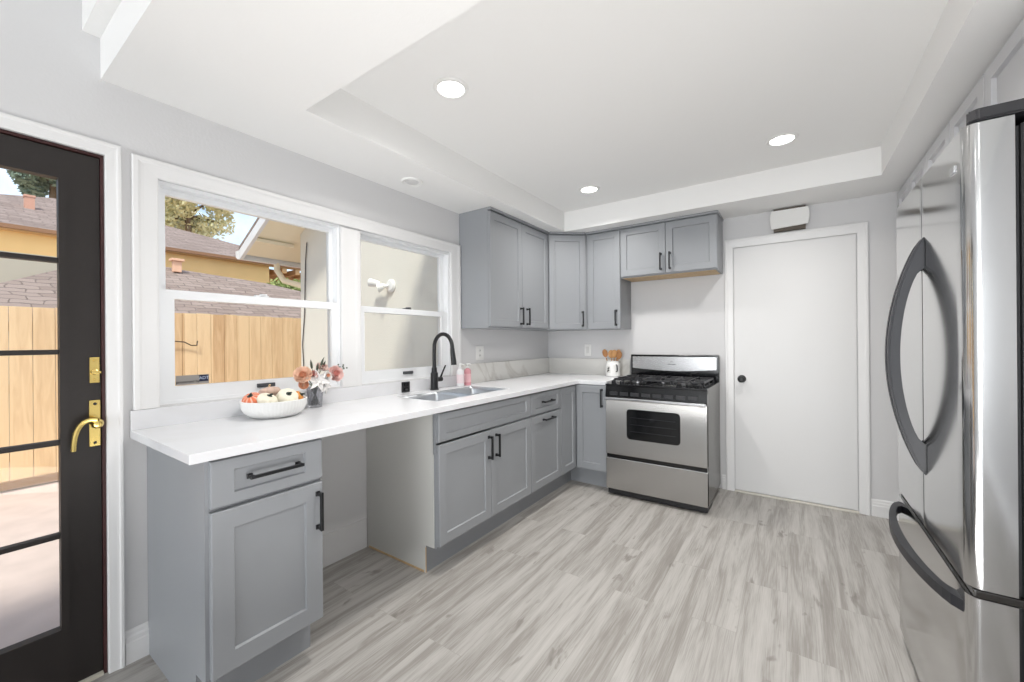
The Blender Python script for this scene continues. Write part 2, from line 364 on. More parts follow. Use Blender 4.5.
def casing_profile(w, t=.018):   # across width: (offset, thickness)
    return [(0, 0), (0, t * .6), (w * .1, t * .75), (w * .2, t * .62), (w * .55, t * .7), (w * .7, t), (w, t), (w, 0)]
def casing(bm, plane, u0, u1, v0, v1, wL, wR, wT, wB=0, t=.018, base=0.0):
    """mitred picture-frame casing round an opening u0..u1, v0..v1 with the board widths given"""
    fr = [(0, 0), (0, .62), (.08, .7), (.55, .78), (.68, .84), (.78, 1), (.95, 1), (1, .86), (1, 0)]
    def P(u, v, d): return (base + d, u, v) if plane == 'x' else (u, base - d, v)
    def strip(c0, c1, faces):
        A = [bm.verts.new(P(*c0(f), d * t)) for f, d in fr]; D = [bm.verts.new(P(*c1(f), d * t)) for f, d in fr]; n = len(fr)
        fs = [bm.faces.new(A), bm.faces.new(D[::-1])] + [bm.faces.new((A[i], A[(i + 1) % n], D[(i + 1) % n], D[i])) for i in range(n)]
        bmesh.ops.recalc_face_normals(bm, faces=fs)
    if wL: strip(lambda f: (u0 - f * wL, v0 - f * wB), lambda f: (u0 - f * wL, v1 + f * wT), 0)
    if wR: strip(lambda f: (u1 + f * wR, v0 - f * wB), lambda f: (u1 + f * wR, v1 + f * wT), 0)
    if wT: strip(lambda f: (u0 - f * wL, v1 + f * wT), lambda f: (u1 + f * wR, v1 + f * wT), 0)
    if wB: strip(lambda f: (u0 - f * wL, v0 - f * wB), lambda f: (u1 + f * wR, v0 - f * wB), 0)

# casings as trim
bm = bmesh.new(); casing(bm, 'x', -.50, .393, 0, 2.002, .046, .046, .049, t=.02); struct('trim_1', bm, trim_m)
bm = bmesh.new(); casing(bm, 'y', 1.784, 2.579, 0, 2.035, .063, .062, .072, t=.02, base=YB); struct('trim_2', bm, trim_m)
bm = bmesh.new()
casing(bm, 'x', .552, 2.321, 1.006, 1.963, .083, .102, .073, t=.022)
casing(bm, 'x', 1.3895, 1.3895, 1.006, 1.95, 0, .126, 0, t=.018)
struct('trim_3', bm, trim_m)

# ================================================================== WINDOWS
glass_m = glass('window_glass', (.97, .985, .98))
pull_dark = M('window_latch_grey', (70, 72, 76), .5)
def window(n, y0, y1, z0, z1, gt, gb, rail_z, lk):
    # outer vinyl frame lining the opening
    bm = bmesh.new()
    cells(bm, [y0, y0 + .014, y1 - .014, y1], [z0, z0 + .014, z1 - .016, z1], lambda i, j: not (i == 1 and j == 1), -.11, -.012, 'x')
    fr = struct('window_%d' % n, bm, vinyl_m)
    # upper sash (outer track) and lower sash (inner track)
    a0, a1, c0, c1 = gt
    bm = bmesh.new(); cells(bm, [y0 + .0135, a0, a1, y1 - .0135], [rail_z - .015, c0, c1, z1 - .0155], lambda i, j: not (i == 1 and j == 1), -.085, -.055, 'x')
    s1 = struct('upper_sash', bm, vinyl_m, fr)
    struct('glass_pane', B(-.073, -.069, a0 - .004, a1 + .004, c0 - .004, c1 + .004), glass_m, s1)
    a0, a1, c0, c1 = gb
    bm = bmesh.new(); cells(bm, [y0 + .0135, a0, a1, y1 - .0135], [z0 + .0135, c0, c1, rail_z + .022], lambda i, j: not (i == 1 and j == 1), -.052, -.018, 'x')
    s2 = struct('lower_sash', bm, vinyl_m, fr)
    struct('glass_pane', B(-.037, -.033, a0 - .004, a1 + .004, c0 - .004, c1 + .004), glass_m, s2)
    bm = bmesh.new(); box(bm, -.019, -.006, lk - .042, lk + .042, z0 + .036, z0 + .056, .003); box(bm, -.008, -.002, lk - .034, lk + .034, z0 + .040, z0 + .046, .001)
    o = struct('sash_lift', bm, pull_dark, s2); o['label'] = 'dark grey sash lift'
    bm = bmesh.new(); yy = (y0 + y1) / 2; box(bm, -.05, -.022, yy - .03, yy + .03, rail_z + .022, rail_z + .029, .002); box(bm, -.045, -.015, yy - .006, yy + .02, rail_z + .029, rail_z + .036, .002)
    o = struct('sash_lock', bm, pull_dark if n == 2 else vinyl_m, s2)
    return fr
window(1, .552, 1.389, 1.012, 1.963, (.592, 1.352, 1.50, 1.922), (.612, 1.342, 1.085, 1.466), 1.483, .98)
window(2, 1.516, 2.321, 1.012, 1.963, (1.556, 2.268, 1.492, 1.922), (1.562, 2.24, 1.088, 1.462), 1.477, 1.905)
# small security sticker stuck inside the lower pane
t = Thing('window_sticker', 'small grey security sticker on the lower left corner of the window glass', 'sticker', (-.0325, .68, 1.108))
t.part('backing', B(-.0327, -.0317, .618, .741, 1.088, 1.130), M('sticker_grey', (150, 146, 142), .5))
t.part('logo_panel', B(-.0319, -.0311, .704, .739, 1.099, 1.128), M('sticker_blue', (28, 34, 60), .5), label='navy logo panel')
rotx = Matrix(((0, 0, 1, 0), (1, 0, 0, 0), (0, 1, 0, 0), (0, 0, 0, 1)))
t.part('lettering', text_bm('protected by', .0165), M('sticker_ink', (16, 16, 22), .5), T=Matrix.Translation((-.0312, .662, 1.101)) @ rotx)
t.part('lettering', text_bm('ADT', .019), M('sticker_pale', (190, 200, 225), .5), T=Matrix.Translation((-.0308, .7215, 1.114)) @ rotx)

# ================================================================== GLAZED DOOR (left) and its jamb
bm = bmesh.new()
DX0, DX1 = -.058, -.012
gy0, gy1, gz0, gz1 = -.36, .280, .225, 1.886
muz = [.571, .912, 1.244, 1.580]
cells(bm, [-.462, gy0, gy1, .381], [.012, gz0, gz1, 1.988], lambda i, j: not (i == 1 and j == 1), DX0, DX1, 'x')
d1 = struct('door_1', bm, dkbrown_m)
bm = bmesh.new()   # glazing bead stepped in round the glass
cells(bm, [gy0 - .014, gy0 + .006, gy1 - .006, gy1 + .014], [gz0 - .014, gz0 + .006, gz1 - .006, gz1 + .014], lambda i, j: not (i == 1 and j == 1), DX0 + .012, DX1 + .006, 'x')
struct('glazing_bead', bm, dkbrown_m, d1)
for z in muz:
    struct('muntin', B(DX0 + .012, DX1 - .002, gy0, gy1, z - .009, z + .009, bev=.003), dkbrown_m, d1)
struct('glass_pane', B(-.038, -.033, gy0, gy1, gz0, gz1), glass('door_glass', (.96, .975, .97)), d1)
bm = bmesh.new()
cells(bm, [-.50, -.472, .383, .3925], [0, 1.992, 2.0015], lambda i, j: not (i == 1 and j == 0), -.13, -.004, 'x')
struct('door_frame', bm, redbrown_m, d1)
struct('threshold', B(-.13, .005, -.47, .381, 0.0005, .011), M('cream_threshold', (205, 200, 186), .4), d1)
# brass deadbolt plate and lever set
bm = bmesh.new(); box(bm, DX1, DX1 + .005, .350, .378, 1.124, 1.222, .002)
pl = struct('deadbolt_plate', bm, brass_m, d1)
bm = bmesh.new(); lathe(bm, [(0, 0), (.011, 0), (.011, .008), (.006, .011), (0, .011)], (DX1 + .005, .364, 1.165), 16, axis='x'); box(bm, DX1 + .012, DX1 + .026, .352, .379, 1.161, 1.169, .002)
for z in (1.137, 1.21): lathe(bm, [(0, 0), (.004, 0), (.003, .002), (0, .002)], (DX1 + .005, .364, z), 10, axis='x')
struct('thumb_turn', bm, brass_m, pl)
bm = bmesh.new(); box(bm, DX1, DX1 + .006, .348, .379, .882, 1.058, .002)
pl = struct('handle_plate', bm, brass_m, d1)
bm = bmesh.new(); lathe(bm, [(0, 0), (.016, 0), (.015, .012), (.010, .02), (.010, .042), (0, .045)], (DX1 + .006, .364, .975), 20, axis='x')
pts = []
for k in range(15):
    a = k / 14
    pts.append((DX1 + .045 - .004 * a, .364 - .060 * math.sin(a * PI * .5) - .002, .985 + .018 * math.sin(a * PI * .8) - .115 * a ** 2.0))
tube(bm, pts, [.010 - .003 * k / 14 for k in range(15)], 10)
lathe(bm, [(0, 0), (.014, .002), (.018, .012), (.012, .024), (0, .026)], (DX1 + .032, .364, .972), 16, axis='x')
struct('door_lever', bm, brass_m, pl)
bm = bmesh.new()
for z in (.896, 1.044): lathe(bm, [(0, 0), (.0055, 0), (.004, .002), (0, .002)], (DX1 + .006, .364, z), 10, axis='x')
struct('screw', bm, black_m, pl)

# ================================================================== WHITE FLUSH DOOR (back wall)
d2 = struct('door_2', B(1.789, 2.573, YB - .012, YB - .0005, .02, 2.028, bev=.002), M('door_white', (222, 222, 222), .42), None)
bm = bmesh.new(); lathe(bm, [(0, 0), (.031, 0), (.031, .004), (.027, .008), (.012, .010), (.011, .03), (.022, .038), (.028, .05), (.025, .062), (.012, .067), (0, .067)], (0, 0, 0), 28)
bmesh.ops.transform(bm, matrix=Matrix.Translation((1.842, YB - .012, .943)) @ Matrix.Rotation(PI / 2, 4, 'X'), verts=bm.verts)
struct('door_knob', bm, black_m, d2)
struct('threshold', B(1.785, 2.578, YB - .03, YB - .002, .0005, .014, bev=.003), M('aluminium_sill', (214, 210, 200), .4), d2)

# ================================================================== COUNTERTOP and splash
CT0, CT1 = .893, .926
xs_ = [.0005, .130, .492, .650, .906]; ys_ = [.46, 1.68, 2.415, 3.239, 3.8545]
bm = bmesh.new()
def ck(i, j):
    if i == 3: return j == 3
    return not (i == 1 and j == 1)
cells(bm, xs_, ys_, ck, CT0, CT1, 'z')
t = Thing('countertop', 'white quartz L shaped countertop running under the windows to the range', 'countertop', (.0005, .46, CT0))
slab = t.part('slab', bm, quartz_m)
bv = slab.modifiers.new('ease', 'BEVEL'); bv.width = .003; bv.segments = 2; bv.limit_method = 'ANGLE'
t.part('backsplash', B(.0005, .020, .46, 2.4235, CT1, 1.0045, bev=.001), quartz_m)
bm = bmesh.new(); box(bm, .0005, .020, 2.4245, YB - .0005, CT1, 1.086, .001); box(bm, .0205, .906, YB - .020, YB - .0005, CT1, 1.086, .001)
t.part('backsplash', bm, splash_m, label='taller grey veined marble splash in the corner')

# ================================================================== CABINETS
KZ, BZ = .152, CT0 - .0005
def base_body(t, w, d, T, name='body', kick=.085, mat=None, x0=0):
    bm = bmesh.new()
    prism(bm, [(0, KZ), (0, BZ), (d, BZ), (d, .0005), (kick, .0005), (kick, KZ)], 'x', x0, w)
    return t.part(name, bm, mat or cab_m, T=T)
FX = .606; KD = FX
# near cabinet: one drawer over one door
T = frame(FX, .512, PI / 2)
t = Thing('base_cabinet', 'grey one drawer one door base cabinet nearest the glazed door, left of the knee space', 'cabinet', (FX, .512, 0))
base_body(t, .395, FX - .002, T)
o = t.part('drawer_front', shaker(.012, .393, .727, .882, st=.038, s=.068), cab_m, T=T); t.part('handle', pull(.21, .808, .185, False), black_m, o, 'black bar handle', T)
o = t.part('door', shaker(.012, .393, .165, .713, s=.066, st=.066), cab_m, T=T); t.part('handle', pull(.372, .603, .15, True), black_m, o, 'black bar handle', T)
# sink base
T = frame(FX, 1.5545, PI / 2); w = .9375
t = Thing('sink_base_cabinet', 'grey two door sink base cabinet with wide false drawer and white left side', 'cabinet', (FX, 1.5545, 0))
bm = bmesh.new()   # open-topped carcass so that the sink bowls hang inside
prism(bm, [(0, KZ), (0, .72), (FX - .002, .72), (FX - .002, .0005), (.085, .0005), (.085, KZ)], 'x', .005, w)
box(bm, .0, w, 0, .022, .66, BZ); box(bm, .005, .022, .022, FX - .002, .72, BZ); box(bm, w - .018, w, .022, FX - .002, .72, BZ)
for k in range(2): pass
bmesh.ops.remove_doubles(bm, verts=bm.verts, dist=1e-6)
t.part('body', bm, cab_m, T=T)
bm = bmesh.new(); prism(bm, [(.019, KZ), (.019, BZ), (FX - .002, BZ), (FX - .002, .0005), (.085, .0005), (.085, KZ)], 'x', 0, .0045)
t.part('side_panel', bm, mel_m, label='unfinished white side panel', T=T)
bm = bmesh.new(); box(bm, -.0012, .004, .081, .0846, .001, KZ - .012, .0004); box(bm, -.0035, -.0002, .095, .58, .001, .012)
t.part('raw_edge', bm, raw_m, label='raw plywood edge', T=T)
t.part('false_drawer_front', shaker(.006, w - .003, .727, .882, st=.038), cab_m, T=T)
o = t.part('door', shaker(.006, .463, .165, .713), cab_m, T=T); t.part('handle', pull(.437, .609, .145, True), black_m, o, 'black bar handle', T)
o = t.part('door', shaker(.466, w - .003, .165, .713), cab_m, T=T); t.part('handle', pull(.513, .609, .145, True), black_m, o, 'black bar handle', T)
# drawer + door cabinet
T = frame(FX, 2.4925, PI / 2); w = .4645
t = Thing('base_cabinet', 'grey drawer over pull out door base cabinet right of the sink doors', 'cabinet', (FX, 2.4925, 0))
base_body(t, w, FX - .002, T)
o = t.part('drawer_front', shaker(.003, w - .003, .727, .882, st=.038), cab_m, T=T); t.part('handle', pull(.232, .808, .155, False), black_m, o, 'black bar handle', T)
o = t.part('door', shaker(.003, w - .003, .165, .713), cab_m, T=T); t.part('handle', pull(.242, .672, .155, False), black_m, o, 'black bar handle', T)
# corner cabinet (L body, two leaves)
t = Thing('corner_base_cabinet', 'grey corner base cabinet with two tall leaves meeting beside the range', 'cabinet', (FX, 3.25, 0))
bm = bmesh.new()
prism(bm, [(.002, 2.9575), (FX, 2.9575), (FX, 3.251), (.907, 3.251), (.907, YB - .002), (.002, YB - .002)], 'z', KZ, BZ)
prism(bm, [(.002, 2.9575), (FX - .085, 2.9575), (FX - .085, 3.336), (.907, 3.336), (.907, YB - .002), (.002, YB - .002)], 'z', .0005, KZ)
t.part('body', bm, cab_m)
T = frame(FX, 2.9575, PI / 2)
t.part('door', shaker(.003, .270, .165, .882), cab_m, T=T)
T = frame(FX, 3.251, 0)
o = t.part('door', shaker(.024, .299, .165, .882), cab_m, T=T); t.part('handle', pull(.262, .785, .155, True), black_m, o, 'black bar handle', T)

# ---- wall cabinets
UZ = 1.374
def crown(bm, pts, z0=ZS - .022, z1=ZS - .0008):
    pass
def wall_body(t, w, d, z0, T, wood=False):
    bm = bmesh.new(); box(bm, 0, w, 0, d, z0, ZS - .0008)
    t.part('body', bm, cab_m, T=T)
    bm = bmesh.new(); box(bm, 0, w, -.028, -.0005, ZS - .020, ZS - .0008, .003)
    t.part('top_moulding', bm, cab_m, T=T)
def updoor(t, T, x0, x1, z0, hx, hz, z1=ZS - .030):
    o = t.part('door', shaker(x0, x1, z0, z1, s=.055), cab_m, T=T); t.part('handle', pull(hx, hz, .145, True), black_m, o, 'black bar handle', T)
UX = .290
T = frame(UX, 2.429, PI / 2); w = .888
t = Thing('wall_cabinet', 'tall grey two door wall cabinet beside the window above the counter', 'cabinet', (UX, 2.429, UZ))
wall_body(t, w, UX - .001, UZ, T)
updoor(t, T, .003, .443, UZ + .012, .415, UZ + .105); updoor(t, T, .446, .885, UZ + .012, .478 + .035, UZ + .105)
# diagonal corner
t = Thing('corner_wall_cabinet', 'grey diagonal corner wall cabinet with one tall door', 'cabinet', (.1, 3.7, UZ))
P0 = Vector((.290, 3.3175)); P1 = Vector((.586, 3.578))
bm = bmesh.new(); prism(bm, [(.001, 3.3175), (P0.x, P0.y), (P1.x, P1.y), (P1.x, YB - .001), (.001, YB - .001)], 'z', UZ, ZS - .0008)
t.part('body', bm, cab_m)
dv = P1 - P0; ang = math.atan2(dv.y, dv.x); L_ = dv.length; T = frame(P0.x, P0.y, ang)
updoor(t, T, .022, L_ - .020, UZ + .004, L_ - .055, UZ + .10)
t.part('top_moulding', B(.03, L_ - .024, -.028, -.0005, ZS - .020, ZS - .0008, bev=.003), cab_m, T=T)
# narrow wall cabinet
T = frame(.5865, 3.578, 0); w = .3295
t = Thing('wall_cabinet', 'narrow grey single door wall cabinet between the corner and the hood cabinet', 'cabinet', (.5865, 3.578, UZ))
wall_body(t, w, YB - 3.579, UZ, T)
updoor(t, T, .014, w - .002, UZ + .004, w - .038, UZ + .10)
# over range cabinet
T = frame(.9165, 3.578, 0); w = .790; OZ = 1.829
t = Thing('wall_cabinet', 'short grey two door wall cabinet high above the gas range', 'cabinet', (.9165, 3.578, OZ))
wall_body(t, w, YB - 3.579, OZ, T)
updoor(t, T, .003, .392, OZ + .010, .356, OZ + .108); updoor(t, T, .395, w - .003, OZ + .010, .430, OZ + .108)
t.part('underside_panel', B(.018, w - .018, .012, YB - 3.579 - .012, OZ - .004, OZ - .0005), raw_m, label='raw plywood underside', T=T)
t.part('side_moulding', B(w, w + .008, -.020, YB - 3.58, ZS - .020, ZS - .0008), cab_m, T=T)

# ---- pale cabinets over the fridge, right wall
RX = 2.81; RZ = 1.93
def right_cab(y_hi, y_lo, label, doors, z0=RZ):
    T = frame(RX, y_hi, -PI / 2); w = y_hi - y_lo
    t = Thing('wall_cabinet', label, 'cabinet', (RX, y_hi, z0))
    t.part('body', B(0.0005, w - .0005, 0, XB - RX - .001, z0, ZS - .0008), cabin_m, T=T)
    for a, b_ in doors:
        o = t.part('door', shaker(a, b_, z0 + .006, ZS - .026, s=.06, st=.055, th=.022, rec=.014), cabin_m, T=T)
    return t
right_cab(3.8545, 3.09, 'light-washed grey two door high cabinet in the far right corner above the fridge', [(.05, .400), (.408, .762)])
right_cab(3.09, 2.27, 'light-washed grey two door high cabinet just beyond the fridge top', [(.004, .407), (.415, .813)])
right_cab(2.27, 1.45, 'light-washed grey high cabinet directly over the fridge, nearest the camera', [(.004, .816)])

# ================================================================== SINK, FAUCET
t = Thing('sink', 'undermounted double bowl stainless steel sink set in the white counter', 'sink', (.31, 2.05, CT0))
def bowl_bm(x0, x1, y0, y1, zt, zb, r=.045, taper=.02):
    bm = bmesh.new()
    def rr(i, z, rad):
        out = []
        for (cx, cy, a0) in ((x1 - i - rad, y1 - i - rad, 0), (x0 + i + rad, y1 - i - rad, PI / 2), (x0 + i + rad, y0 + i + rad, PI), (x1 - i - rad, y0 + i + rad, 1.5 * PI)):
            for k in range(6):
                a = a0 + k / 5 * PI / 2; out.append(bm.verts.new((cx + rad * math.cos(a), cy + rad * math.sin(a), z)))
        return out
    R = [rr(0, zt, r), rr(.003, zt - .02, r), rr(taper * .7, zb + .03, r), rr(taper + .006, zb + .008, r), rr(taper + .03, zb, r)]
    for a, b_ in zip(R, R[1:]):
        n = len(a)
        for k in range(n):
            f = bm.faces.new((a[k], a[(k + 1) % n], b_[(k + 1) % n], b_[k])); f.smooth = True
    bm.faces.new(R[-1]); bmesh.ops.recalc_face_normals(bm, faces=bm.faces)
    for f in bm.faces: f.normal_flip()
    lathe(bm, [(.0, .0015), (.032, .0015), (.042, .004), (.045, .001)], ((x0 + x1) / 2, (y0 + y1) / 2, zb), 20)
    return bm
for (a, b_) in ((1.6815, 2.030), (2.052, 2.4135)):
    o = t.part('bowl', bowl_bm(.1315, .4905, a, b_, CT1 - .005, CT0 - .155, r=.022), sink_m)
    sm = o.modifiers.new('thick', 'SOLIDIFY'); sm.thickness = .0012; sm.offset = -1
t.part('divider', B(.1315, .4905, 2.0295, 2.0525, CT1 - .03, CT1 - .012, bev=.003), sink_m)

t = Thing('faucet', 'matte black gooseneck pull down faucet behind the sink', 'faucet', (.075, 2.07, CT1))
bx, by = .075, 2.07
bm = bmesh.new(); lathe(bm, [(0, 0), (.031, 0), (.031, .006), (.0265, .010), (.0265, .120), (.020, .128), (.018, .16), (0, .16)], (bx, by, CT1), 24); t.part('body', bm, black_m)
pts = [(bx, by, CT1 + .15 + .03 * k) for k in range(5)]; R0 = .088; zc = CT1 + .30
for k in range(1, 15):
    a = PI - k / 14 * (PI + .12); pts.append((bx + R0 + R0 * math.cos(a), by + .0 * k, zc + R0 * 1.12 * math.sin(a)))
ex, ey, ez = pts[-1]
bm = bmesh.new(); tube(bm, pts, .0135, 14); t.part('spout', bm, black_m)
bm = bmesh.new(); dx = .012; tube(bm, [(ex, ey, ez + .012), (ex + dx * .3, ey, ez - .02), (ex + dx, ey, ez - .075), (ex + dx * 1.2, ey, ez - .105)], [.0145, .0165, .0185, .019], 16); t.part('spray_head', bm, black_m)
bm = bmesh.new(); tube(bm, [(bx, by + .02, CT1 + .072), (bx, by + .072, CT1 + .072)], .0165, 14); tube(bm, [(bx, by + .058, CT1 + .075), (bx + .01, by + .072, CT1 + .12), (bx + .022, by + .092, CT1 + .172)], [.008, .006, .005], 10); t.part('lever', bm, black_m)

# ================================================================== GAS RANGE
SX0, SX1, SY = .918, 1.682, 3.185
t = Thing('gas_range', 'freestanding stainless steel gas range with black cooktop and grates', 'stove', (1.3, SY, 0))
side_m = M('range_side', (110, 108, 104), .25, .8)
bm = bmesh.new(); box(bm, SX0 + .002, SX1 - .002, SY + .045, YB - .035, .045, .902, .002); t.part('body', bm, side_m)
bm = bmesh.new(); box(bm, SX0 + .006, SX1 - .006, SY + .03, SY + .2, .012, .05); t.part('toe_panel', bm, black_m)
for x in (SX0 + .05, SX1 - .05):
    for y in (SY + .07, YB - .09):
        bm = bmesh.new(); lathe(bm, [(0, .0005), (.018, .0005), (.018, .008), (.009, .012), (.009, .05), (0, .05)], (x, y, 0), 12); t.part('foot', bm, black_m)
t.part('storage_drawer', B(SX0, SX1, SY, SY + .044, .058, .312, bev=.005), steel_m)
bm = bmesh.new(); box(bm, SX0 + .004, SX1 - .004, SY + .012, SY + .046, .312, .342); t.part('drawer_gap_trim', bm, blackg_m)
door = t.part('oven_door', B(SX0, SX1, SY, SY + .044, .342, .795, bev=.005), steel_m)
def rrect_prism(x0, x1, z0, z1, r, y0, y1):
    pts = []
    for (cx, cz, a0) in ((x1 - r, z1 - r, 0), (x0 + r, z1 - r, PI / 2), (x0 + r, z0 + r, PI), (x1 - r, z0 + r, 1.5 * PI)):
        for k in range(6): a = a0 + k / 5 * PI / 2; pts.append((cx + r * math.cos(a), cz + r * math.sin(a)))
    bm = bmesh.new(); prism(bm, pts, 'y', y0, y1); return bm
t.part('oven_window', rrect_prism(1.093, 1.498, .480, .720, .028, SY - .003, SY + .004), blackg_m, door, 'dark glass oven window')
win_m = glass('oven_glass', (.5, .5, .5))
bm = bmesh.new()
for z in (.545, .60, .655): tube(bm, [(1.125, SY - .0036, z), (1.466, SY - .0036, z)], .0012, 6)
t.part('oven_rack', bm, M('rack_grey', (70, 72, 76), .4, .6), door)
bm = bmesh.new()
box(bm, SX0 + .002, SX1 - .002, SY - .044, SY - .020, .786, .812, .009)
for x in (SX0 + .03, SX1 - .03): box(bm, x - .018, x + .018, SY - .022, SY + .004, .780, .812, .004)
t.part('door_handle', bm, hand_m, door, 'long bright steel door handle')
# control panel (black, vented squares), slanting up to the cooktop
bm = bmesh.new(); prism(bm, [(SY + .002, .800), (SY - .006, .812), (SY + .004, .868), (SY + .010, .900), (SY + .06, .900), (SY + .06, .800)], 'x', SX0, SX1)
cp = t.part('control_panel', bm, blackg_m)
bm = bmesh.new()
for k in range(8):
    x0 = SX0 + .035 + k * .086; box(bm, x0, x0 + .066, SY - .0065, SY + .003, .824, .852, .003)
t.part('vent_slot', bm, M('vent_charcoal', (34, 34, 37), .4), cp)
# cooktop slab
bm = bmesh.new(); box(bm, SX0 - .001, SX1 + .001, SY - .004, YB - .055, .900, .914, .004); box(bm, SX0 + .03, SX1 - .03, SY + .10, YB - .11, .914, .918, .002)
ck_ = t.part('cooktop', bm, blackg_m)
bm = bmesh.new(); box(bm, SX1 - .012, SX1 + .002, SY + .03, YB - .06, .872, .9135, .002); t.part('side_trim', bm, side_m)
# knobs on the front ledge
for x in (SX0 + .055, SX0 + .125, SX1 - .20, SX1 - .125, SX1 - .055):
    bm = bmesh.new(); lathe(bm, [(0, 0), (.023, 0), (.021, .004), (.018, .008), (.017, .024), (.012, .027), (0, .027)], (0, 0, 0), 20); box(bm, -.004, .004, -.019, .019, .018, .033, .002)
    bmesh.ops.transform(bm, matrix=Matrix.Translation((x, SY + .045, .9135)) @ Matrix.Rotation(.35, 4, 'X'), verts=bm.verts)
    t.part('knob', bm, black_m, cp)
# burners
steelcap = M('burner_steel', (150, 150, 152), .3, 1)
bc = [(SX0 + .20, SY + .22), (SX0 + .20, SY + .45), (SX1 - .20, SY + .22), (SX1 - .20, SY + .45), ((SX0 + SX1) / 2, SY + .33)]
for x, y in bc:
    bm = bmesh.new(); lathe(bm, [(0, 0), (.05, 0), (.05, .006), (.036, .010), (.036, .016), (0, .018)], (x, y, .918), 24)
    o = t.part('burner', bm, steelcap, ck_); bm = bmesh.new(); lathe(bm, [(0, .018), (.030, .018), (.032, .022), (.028, .027), (0, .029)], (x, y, .918), 24); t.part('burner_cap', bm, iron_m, o)
# three cast grates
gw = (SX1 - SX0 - .06) / 3
for k in range(3):
    x0 = SX0 + .03 + k * gw + .004; x1 = x0 + gw - .008; y0, y1 = SY + .105, YB - .125; zt = .952; b = .0055
    bm = bmesh.new()
    for (xa, xb, ya, yb) in ((x0, x1, y0, y0 + 2 * b), (x0, x1, y1 - 2 * b, y1), (x0, x0 + 2 * b, y0, y1), (x1 - 2 * b, x1, y0, y1), (x0, x1, (y0 + y1) / 2 - b, (y0 + y1) / 2 + b)):
        box(bm, xa, xb, ya, yb, zt - .014, zt, .003)
    cx = (x0 + x1) / 2
    for yc in ((y0 * .76 + y1 * .24), (y0 * .26 + y1 * .74)):
        box(bm, cx - b, cx + b, yc - .10, yc - .03, zt - .012, zt + .004, .002); box(bm, cx - b, cx + b, yc + .03, yc + .10, zt - .012, zt + .004, .002)
        box(bm, x0, cx - .03, yc - b, yc + b, zt - .012, zt + .004, .002); box(bm, cx + .03, x1, yc - b, yc + b, zt - .012, zt + .004, .002)
    for x in (x0 + b, x1 - b):
        for y in (y0 + b, (y0 + y1) / 2, y1 - b): box(bm, x - b, x + b, y - b, y + b, .915, zt - .006, .001)
    t.part('grate', bm, iron_m)
# backguard: black surround with a steel panel whose lower edge bows
yb0 = YB - .060
bm = bmesh.new(); box(bm, SX0 + .012, SX1 - .002, yb0, YB - .022, .905, 1.135, .004)
bg = t.part('backguard', bm, blackg_m)
n = 14; pts = [(SX1 - .022, 1.118), (SX0 + .030, 1.118)] + [(SX0 + .030 + (SX1 - SX0 - .052) * k / n, 1.012 - .020 * math.sin(PI * k / n)) for k in range(n + 1)]
bm = bmesh.new(); prism(bm, pts, 'y', yb0 - .005, yb0 + .002); t.part('steel_panel', bm, M('panel_steel', (176, 176, 176), .24, 1.0), bg, 'bright steel panel with bowed lower edge')
bm = bmesh.new(); cx = (SX0 + SX1) / 2
box(bm, cx - .035, cx - .005, yb0 - .0058, yb0 - .004, 1.050, 1.054); box(bm, cx + .002, cx + .035, yb0 - .0058, yb0 - .004, 1.050, 1.054); box(bm, cx - .014, cx + .014, yb0 - .0058, yb0 - .004, 1.072, 1.075)
t.part('badge', bm, M('badge_dark', (50, 50, 54), .4), bg)

# ================================================================== REFRIGERATOR
FXF, FXB = 2.552, 3.27; FY0, FY1 = 1.508, 2.352; SEAM = 1.925; DT = .085; TOPZ = 1.812
t = Thing('refrigerator', 'stainless steel french door fridge with bottom freezer and charcoal handles', 'refrigerator', (2.9, 1.93, 0))
bm = bmesh.new(); box(bm, FXF + DT + .012, FXB, FY0 + .012, FY1 - .012, .03, 1.795, .006); t.part('body', bm, M('fridge_side', (26, 26, 28), .5, bump=.3, bscale=400))
for x in (2.72, 3.2):
    for y in (FY0 + .08, FY1 - .08):
        bm = bmesh.new(); lathe(bm, [(0, .0005), (.02, .0005), (.02, .01), (.01, .014), (.01, .035), (0, .035)], (x, y, 0), 12); t.part('foot', bm, black_m)
def door_bm(y0, y1, z0, z1, r0, r1, bulge=0.0):
    """door slab whose front (x = FXF) is gently convex over the full fridge width, vertical edges rounded where asked"""
    ym = (FY0 + FY1) / 2; hw = (FY1 - FY0) / 2
    def fx(y): return FXF + bulge * ((y - ym) / hw) ** 2
    pts = []
    n = 10
    a = [(k / 8) * PI / 2 for k in range(9)]
    if r0: pts += [(fx(y0 + r0) + r0 * .85 * (1 - math.sin(q)) * 1.0, y0 + r0 * (1 - math.cos(q))) for q in a]      # from side to front
    else: pts += [(fx(y0), y0)]
    ya, yb = y0 + r0, y1 - r1
    pts += [(fx(ya + (yb - ya) * k / n), ya + (yb - ya) * k / n) for k in range(1, n)]
    if r1: pts += [(fx(y1 - r1) + r1 * .85 * (1 - math.sin(q)), y1 - r1 * (1 - math.cos(q))) for q in reversed(a)]
    else: pts += [(fx(y1), y1)]
    pts += [(FXF + DT, y1), (FXF + DT, y0)]
    bm = bmesh.new(); prism(bm, pts, 'z', z0, z1)
    for f in bm.faces:
        if abs(f.normal.z) < .5 and f.normal.x < .5: f.smooth = True
    return bm
DZ = .622
bm = bmesh.new(); box(bm, FXF + DT + .001, FXF + DT + .0115, FY0 + .02, FY1 - .02, .06, 1.79); t.part('gasket', bm, black_m)
d_near = t.part('door', door_bm(FY0, SEAM - .002, DZ + .012, TOPZ, .034, .004), steel_f)
d_far = t.part('door', door_bm(SEAM + .002, FY1, DZ + .012, TOPZ, .004, .028), steel_f)
d_frz = t.part('freezer_drawer', door_bm(FY0, FY1, .055, DZ - .012, .028, .028), steel_f)
